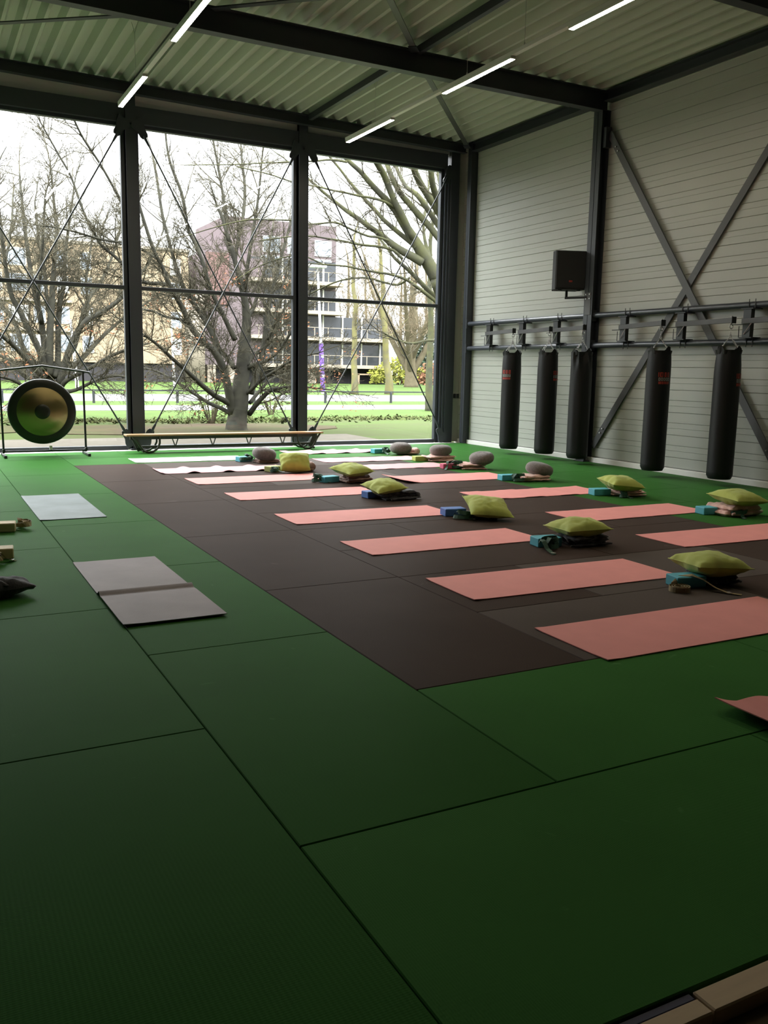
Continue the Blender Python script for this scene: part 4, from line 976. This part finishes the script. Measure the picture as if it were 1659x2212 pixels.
# big beech behind the bench
Y0 = 21.2; t = thing('tree', 'big bare many stemmed tree with a few copper leaves, straight behind the bench', 'tree', (0, 0, 0))
g = Grow(11, dens=2.5)
wm = 0.0118
T0 = ["513,940,58 511,925,47 513,905,42 516,872,42 520,835,36 524,800,30 527,760,26 531,720,22 533,690,19 529,650,15 520,612,12 508,565,10 498,530,9"]
LM = [("503,895,20 495,850,18 488,815,17 478,785,16 462,757,15 437,736,13 412,705,12 396,668,11 380,640,10 366,615,9 352,580,8 332,540,7 312,480,6 297,430,5", -0.8),
 ("472,765,12 460,725,11 437,683,10 416,652,10 396,620,9 385,590,8 370,540,7 352,470,6 341,400,5 330,335,4", 0.6),
 ("366,616,8 345,612,8 322,612,7 300,604,7 277,582,7 247,553,6 217,527,6 198,492,5 181,459,5 154,383,4 130,340,3.5 108,301,3 83,256,2.5", -1.5),
 ("312,482,5 296,495,5 277,460,4.5 253,419,4.5 217,355,4 181,301,3.5 156,250,3", -1.6),
 ("340,560,5 300,535,5 277,525,4.5 222,518,4 160,500,3.5 117,491,3 78,486,2.5", -1.8),
 ("508,734,12 495,708,10 480,676,9 463,643,9 450,610,9 441,575,8 424,530,8 406,494,7 399,450,7 392,416,6 380,385,5.5 367,349,5 359,305,4", -0.6),
 ("498,545,9 490,520,8 488,483,7 484,438,6 477,394,5 464,322,4 455,270,3", 0.8),
 ("525,640,10 515,590,9 508,561,8 517,505,7 526,461,7 529,405,6 523,349,5 520,305,4", 1.2),
 ("530,640,9 533,590,8 540,540,7 548,490,6 556,440,5 562,390,4 566,340,3", -0.9),
 ("541,850,15 552,815,14 562,785,12 570,742,11 576,700,10 582,655,9 593,612,8 606,560,7 620,510,6 634,455,5 640,400,4", 0.9),
 ("533,790,11 545,768,10 562,758,9 585,733,8 600,703,7 614,668,6 628,648,5 645,620,4 655,590,3", 1.3),
 ("578,733,6 586,718,6 591,697,5 600,660,5 612,615,4 622,575,3", -0.5),
 ("537,795,9 548,788,9 573,780,8 603,757,7 621,730,6 641,698,5 655,675,4", -1.2),
 ("528,853,9 545,840,8 565,820,7 593,802,6 622,783,5 655,770,4 690,762,3", -1.7),
 ("538,895,12 558,868,11 582,845,9 605,838,6 640,835,5 680,838,4 712,842,3", -1.4),
 ("540,870,9 556,850,8 585,820,6 620,808,5 660,800,4 700,790,3", 1.4),
 ("498,873,14 480,863,12 463,854,11 434,830,10 404,802,8 376,778,7 343,747,6 320,730,5 306,721,4", -1.3),
 ("497,893,10 478,882,9 452,871,8 432,858,7 413,847,6 376,821,5 339,802,4 308,795,3", 1.0),
 ("506,795,11 490,772,10 476,756,9 468,735,7 455,700,6 440,672,5 418,640,4", 1.6),
 ("533,690,9 545,670,8 555,640,7 565,605,6 575,570,5 583,530,4 590,480,3", 1.8),
 ("480,680,7 465,665,7 440,655,6 410,640,5 380,632,4 345,628,3", 1.7),
 ("415,706,7 390,690,6 360,685,5 330,672,4 303,668,3", -1.5)]
p, r = px_limb(T0[0], Y0, wm); g.limb(p, r, 1.3, 0.35, 1.6)
for i, (s_, dp) in enumerate(LM):
    p, r = px_limb(s_, Y0, wm, dp, i); g.limb(p, r, 1.5, 0.12, 1.3)
leaf_b = leaves(g, 42, 3, 3.6, 0.16, 0.042)
finish(g, t, 'bark', 'twig', leaf_b)

# many stemmed tree behind the gong
Y1 = 25.5; t = thing('tree', 'bare fan shaped many stemmed tree behind the gong, left window', 'tree', (0, 0, 0))
g = Grow(23, dens=2.5); wm = 0.0138
LT = [("104,905,42 102,870,36 103,840,30 106,810,22", 0),
 ("99,800,14 87,762,12 60,707,11 42,671,10 27,644,9 18,610,8 10,560,7 3,500,6 -5,430,5", -1.2),
 ("100,790,13 98,771,12 90,698,11 78,644,10 70,608,9 60,540,8 52,480,6 46,420,5 42,370,3", 0.9),
 ("106,810,16 108,780,14 108,717,13 112,653,12 114,613,10 118,560,8 122,500,7 117,440,5 112,390,4 108,350,3", -0.4),
 ("118,815,14 125,780,12 126,698,11 130,653,10 138,613,8 142,540,7 150,480,5 158,420,4", 1.1),
 ("128,830,16 141,785,14 159,735,13 181,698,11 226,671,9 262,644,8 285,615,7 320,570,5 345,520,4", -1.0),
 ("150,765,9 163,744,9 181,671,8 199,635,7 217,610,6 240,560,5 258,500,4 265,450,3", 1.2),
 ("130,822,11 143,803,10 181,771,9 217,731,8 262,691,6 300,665,4 330,645,3", 1.6),
 ("132,838,10 145,821,9 190,798,7 235,771,6 280,753,5 320,742,3", -1.5),
 ("98,812,12 87,793,11 54,762,10 33,698,9 5,662,8 -20,620,6", 1.3),
 ("95,815,11 72,794,10 36,753,9 0,722,7 -30,700,5", -1.6),
 ("92,830,10 54,812,8 27,783,7 0,768,6 -40,750,4", 0.8),
 ("95,842,8 60,838,7 25,820,6 -10,812,4", -1.7),
 ("135,848,8 165,842,7 200,825,6 240,812,5 280,815,4 310,822,3", -1.9),
 ("90,700,8 82,640,7 88,590,6 92,530,5 95,470,4 98,420,3", -1.8),
 ("110,690,8 100,630,7 96,580,6 84,520,5 76,450,4", 1.9),
 ("182,698,7 190,660,6 186,610,6 192,560,5 200,510,4", 1.8),
 ("12,560,5 20,520,5 26,470,4 28,420,3", 1.0), ("-5,690,9 -18,640,8 -22,580,7 -16,520,6 -4,460,4", 1.0)]
for i, (s_, dp) in enumerate(LT):
    p, r = px_limb(s_, Y1, wm, dp, i+5); g.limb(p, r, 1.6, 0.15, 1.3 if i else 0)
finish(g, t, 'bark', 'twig', leaves(g, 16, 4, 2.6, 0.2, 0.055))

# mossy tree at the right, its trunk behind the corner of the hall
Y2 = 18.9; t = thing('tree', 'thick mossy bare branches sweeping up to the left across the right window', 'tree', (0, 0, 0))
g = Grow(31, dens=1.6); wm = 0.0111
LR_ = [("1030,985,70 1024,900,62 1015,820,58 1000,740,54 980,680,48 962,640,42 945,604,34", 0),
 ("945,604,32 921,562,28 892,514,22 870,480,18 853,452,16 833,430,13 814,411,12 795,390,11 780,372,10 760,354,9 743,338,8 720,320,7", 0.3),
 ("912,567,20 888,553,18 863,539,16 840,522,14 824,508,12 795,488,11 772,471,10 748,455,9 724,436,7 695,412,6 670,390,5 640,365,4", 1.0),
 ("892,515,14 870,468,14 853,436,13 840,405,13 830,379,13 818,358,13 806,338,12 790,310,10", -0.6),
 ("955,525,14 930,492,14 901,460,14 884,440,13 868,422,12 855,400,12 845,379,11 838,360,10 832,342,9 822,310,8", 0.7),
 ("965,510,13 949,490,13 911,433,12 894,415,10 878,404,9 863,378,8 853,352,8 845,320,7", 1.4),
 ("960,480,18 947,456,17 930,431,16 918,412,15 909,398,15 898,375,14 890,353,13 884,330,12", -0.3),
 ("975,520,16 955,460,15 941,420,14 934,396,13 931,370,13 929,345,12", -0.8),
 ("970,470,12 960,430,11 950,390,10 945,360,9", 0.5),
 ("900,535,11 888,524,11 858,500,10 830,476,9 810,454,8 793,436,8 774,414,7 756,394,6 735,366,5 715,342,5 700,322,4", 1.6),
 ("960,660,12 945,645,11 920,622,11 902,603,10 882,583,9 853,558,7 838,538,6 824,520,5 805,495,4", 1.8),
 ("955,668,9 942,652,8 922,636,8 901,620,7 884,608,6 868,600,6 840,592,5 814,588,5 780,582,4 747,575,3.5 705,572,3 670,569,2.5", -0.8),
 ("870,560,6 850,541,6 820,533,5 791,530,5 765,526,4.5 743,521,4 705,515,3.5 670,510,3 620,512,2.5 560,520,2", 0.6),
 ("840,520,5 815,512,5 795,510,4.5 760,496,4 727,481,4 700,482,3.5 670,484,3 642,477,3 590,475,2.5 535,475,2.5 468,490,2 402,510,1.6", -0.7),
 ("855,450,6 834,437,5 805,428,5 776,423,4.5 745,416,4 718,411,4 690,404,3 668,400,3 642,396,3 610,386,2.5 580,376,2.5 513,360,2", -0.4),
 ("750,350,5 715,345,4 680,348,3.5 642,349,3 575,352,2.5 513,355,2 450,356,1.8 397,357,1.5", 0.4),
 ("885,600,5 860,615,5 830,610,4.5 790,600,4 740,605,3.5 700,620,3 660,640,2.5", 1.9),
 ("975,720,7 950,735,6 925,735,6 890,742,5 860,735,4 830,720,3", -1.2),
 ("700,572,3 650,552,3 600,560,2.5 550,580,2 500,612,1.7", 0.9),
 ("930,560,9 918,520,8 915,480,7 922,440,6 926,400,5", 2.2)]
for i, (s_, dp) in enumerate(LR_):
    p, r = px_limb(s_, Y2, wm, dp, i+9); g.limb(p, r, 1.25, 0.2, 1.0 if i else 0, sub=i > 0)
finish(g, t, 'bark_moss', 'twig')

# single trunks on the lawn and the far trees
def plain_tree(label, base, top, r0, seed, mb, mt, H, dens=0.5, minr=0.004, crown=0.35, L0=3.0, fork=0):
    t = thing('tree', label, 'tree', (0, 0, 0)); g = Grow(seed, dens=dens, minr=minr); b0 = V(base); n = 8; d = V(top)-b0
    pts = [b0 + d*(i/n) + V((0.12*r0*nz(i*0.7, seed)*8, 0.12*r0*nz(seed, i*0.7)*8, 0)) for i in range(n+1)]
    rad = [r0*(1.25 if i == 0 else 1)*(1-0.62*i/n) for i in range(n+1)]
    g.limb(pts, rad, L0, crown, 2.0)
    rr = random.Random(seed)
    for k in range(fork):
        a = 2*PI*k/fork + rr.uniform(-.3, .3); i0 = 1 + k % 2; p = pts[i0]; q = [p]
        dd = V((math.cos(a)*0.75, math.sin(a)*0.75, 1)).normalized()
        for j in range(5): dd = (dd + V((0, 0, 0.12))).normalized(); q.append(q[-1] + dd*H*0.13)
        g.limb(q, [rad[i0]*0.62*(1-0.15*j) for j in range(6)], L0, 0.2, 2.0)
    finish(g, t, mb, mt); return t
pl = lambda u, v: at_z(u, v, GZ)
def up_to(base, u, v): return at_y(u, v, base.y)
q = pl(928, 887); plain_tree('slim straight grey trunk close to the right frame of the right window', q-V((0, 0, .1)), up_to(q, 931, 470), 0.16, 41, 'bark_moss', 'twig', 9, 0.5, 0.003, 0.55, 1.8)
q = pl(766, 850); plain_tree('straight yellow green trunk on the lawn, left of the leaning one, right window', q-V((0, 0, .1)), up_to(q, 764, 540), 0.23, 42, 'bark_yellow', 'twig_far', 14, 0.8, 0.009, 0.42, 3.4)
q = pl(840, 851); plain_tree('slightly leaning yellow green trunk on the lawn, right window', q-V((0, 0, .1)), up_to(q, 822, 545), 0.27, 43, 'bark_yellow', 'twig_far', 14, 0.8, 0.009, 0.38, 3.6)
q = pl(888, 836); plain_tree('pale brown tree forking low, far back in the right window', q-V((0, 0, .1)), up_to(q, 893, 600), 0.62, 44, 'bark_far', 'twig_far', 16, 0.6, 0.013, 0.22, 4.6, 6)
for i, (u, v, h_) in enumerate(((748, 824, 560), (795, 823, 600), (862, 822, 590), (925, 823, 560), (960, 824, 580), (985, 826, 560))):
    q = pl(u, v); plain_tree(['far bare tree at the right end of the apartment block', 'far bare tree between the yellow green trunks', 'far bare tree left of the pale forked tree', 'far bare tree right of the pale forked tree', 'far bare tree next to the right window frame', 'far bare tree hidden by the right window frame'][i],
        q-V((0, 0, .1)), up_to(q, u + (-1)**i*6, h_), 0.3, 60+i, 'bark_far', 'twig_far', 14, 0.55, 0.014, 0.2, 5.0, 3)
# ---- shrubs
def bush(name, label, u, v, w, h, d, mm, seed, n=900, cat='bush', size=0.10):
    q = pl(u, v); r = random.Random(seed); t = thing(name, label, cat, (q.x, q.y, GZ)); b = MB(); s = MB()
    for k in range(n):
        a = r.uniform(0, 2*PI); e = math.acos(r.uniform(0, 1)); rr = 0.55+0.45*r.random(); lump = 1+0.35*nz(math.cos(a)*2+seed, e*2)
        c = V((w/2*math.sin(e)*math.cos(a)*rr*lump, d/2*math.sin(e)*math.sin(a)*rr*lump, h*(0.04+math.cos(e)*rr*lump*0.95)))
        x = V((r.gauss(0, 1), r.gauss(0, 1), r.gauss(0, 1))).normalized(); y = x.orthogonal().normalized(); L = size*r.uniform(.6, 1.4)
        b.add([c-x*L, c+y*L*0.5, c+x*L, c-y*L*0.5], [(0, 1, 2, 3)])
    for k in range(14):
        a = r.uniform(0, 2*PI); s.tube([(0.05*w*math.cos(a), 0.05*d*math.sin(a), -0.05), (0.2*w*math.cos(a), 0.2*d*math.sin(a), h*0.45), (0.33*w*math.cos(a), 0.33*d*math.sin(a), h*0.8)], [0.02+h*0.008, 0.012+h*0.004, 0.006], 4)
    s.build('stems', 'bark_far', t); tag(b.build('foliage', mm, t), kind='stuff'); return t
bush('bush', 'yellow green bush far back, left of the pale forked tree', 864, 831, 7.5, 3.4, 3, 'bush_y', 5, 1500, size=0.22)
bush('bush', 'dark green conifer far back, right of the pale forked tree', 915, 827, 6, 7, 4, 'conifer', 6, 1800, size=0.28)
bush('hedge', 'low russet hedge at the far right edge of the lawn', 938, 832, 9, 2.2, 2.5, 'bush_r', 7, 1500, 'hedge', 0.2)
bush('bush', 'small twiggy green shrub left of the big trunk behind the bench', 458, 915, 1.3, 1.0, 0.7, 'weed', 8, 260, size=0.05)
bush('bush', 'small green shrub right of the big trunk behind the bench', 585, 895, 1.1, 0.8, 0.7, 'weed', 9, 200, size=0.05)
# strip of weeds along the lawn edge
r = random.Random(99); b = MB()
for k in range(5000):
    x = r.uniform(-6, 28); y = 25.2 + r.gauss(0, 0.55) + 0.4*math.sin(x*0.6)
    if abs(nz(x*0.35, y*0.8)) < 0.02: continue
    h = 0.04 + 0.13*max(0, 0.35+nz(x*0.5, 3))*r.random(); a = r.uniform(0, PI); w = 0.03+0.04*r.random(); lx, ly = r.gauss(0, .12), r.gauss(0, .12)
    c, s_ = math.cos(a)*w, math.sin(a)*w
    b.add([(x-c, y-s_, GZ-0.02), (x+c, y+s_, GZ-0.02), (x+lx+c*0.3, y+ly+s_*0.3, GZ+h), (x+lx-c*0.3, y+ly-s_*0.3, GZ+h*0.92)], [(0, 1, 2, 3)])
tag(b.build('undergrowth', 'weed'), 'strip of long scrubby weeds across the grass outside, beyond the big trunk', 'weeds', kind='stuff')

# ---- lamp posts
def lamp(label, foot, top, r0, violet, head):
    q = pl(*foot); p = up_to(q, *top) - q; t = thing('street_lamp', label, 'street lamp', q)
    b = MB(); b.tube([(0, 0, -0.1), p*0.5, p], [r0, r0*0.8, r0*0.6], 10); b.build('pole', 'lamp_white', t)
    if violet:
        b = MB(); b.tube([p*0.02, p*0.40], [r0*1.35, r0*1.3], 10); b.build('pole_wrap', 'violet', t)
        b = MB()
        for k in range(3): c = p*(0.14+0.08*k); b.bbox(c.x-0.09, c.x+0.09, c.y-r0*1.45, c.y-r0*1.3, c.z-0.10, c.z+0.10, 0.01)
        b.build('wrap_print', 'lamp_white', t)
    if head:
        b = MB(); b.bbox(p.x-0.55, p.x+0.55, p.y-0.25, p.y+0.25, p.z-0.05, p.z+0.18, 0.05); b.build('lamp_head', 'lamp_white', t)
lamp('white street lamp with a violet wrapped foot, left side of the right window', (698, 850), (686, 577), 0.11, True, True)
lamp('thin leaning white lamp post behind the left tree, left window', (168, 842), (152, 690), 0.12, False, False)
lamp('thin white lamp post against the dark ground floor, left edge of the middle window', (377, 836), (370, 700), 0.10, False, False)

# ================================================================== LIGHT
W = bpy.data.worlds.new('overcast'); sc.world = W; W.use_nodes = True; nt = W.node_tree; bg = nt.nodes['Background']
# overcast sky: dull towards the horizon, bright overhead
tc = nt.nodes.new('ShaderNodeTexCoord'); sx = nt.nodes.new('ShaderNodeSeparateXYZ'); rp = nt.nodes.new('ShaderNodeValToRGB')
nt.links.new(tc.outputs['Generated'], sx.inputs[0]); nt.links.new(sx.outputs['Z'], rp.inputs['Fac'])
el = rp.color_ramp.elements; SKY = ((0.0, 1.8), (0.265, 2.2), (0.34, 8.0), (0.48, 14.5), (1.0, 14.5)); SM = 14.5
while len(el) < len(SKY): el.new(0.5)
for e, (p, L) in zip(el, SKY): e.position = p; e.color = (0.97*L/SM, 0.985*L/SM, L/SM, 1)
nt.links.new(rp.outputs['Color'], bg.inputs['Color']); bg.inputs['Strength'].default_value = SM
sc.view_settings.view_transform = 'Standard'; sc.view_settings.look = 'None'; sc.view_settings.exposure = 0.5; sc.view_settings.gamma = 1.0; sc.view_settings.use_curve_mapping = False
cy = sc.cycles
cy.max_bounces = 10; cy.diffuse_bounces = 5; cy.glossy_bounces = 4; cy.transparent_max_bounces = 12; cy.caustics_reflective = False; cy.caustics_refractive = False
cy.use_denoising = True; cy.sample_clamp_indirect = 6.0
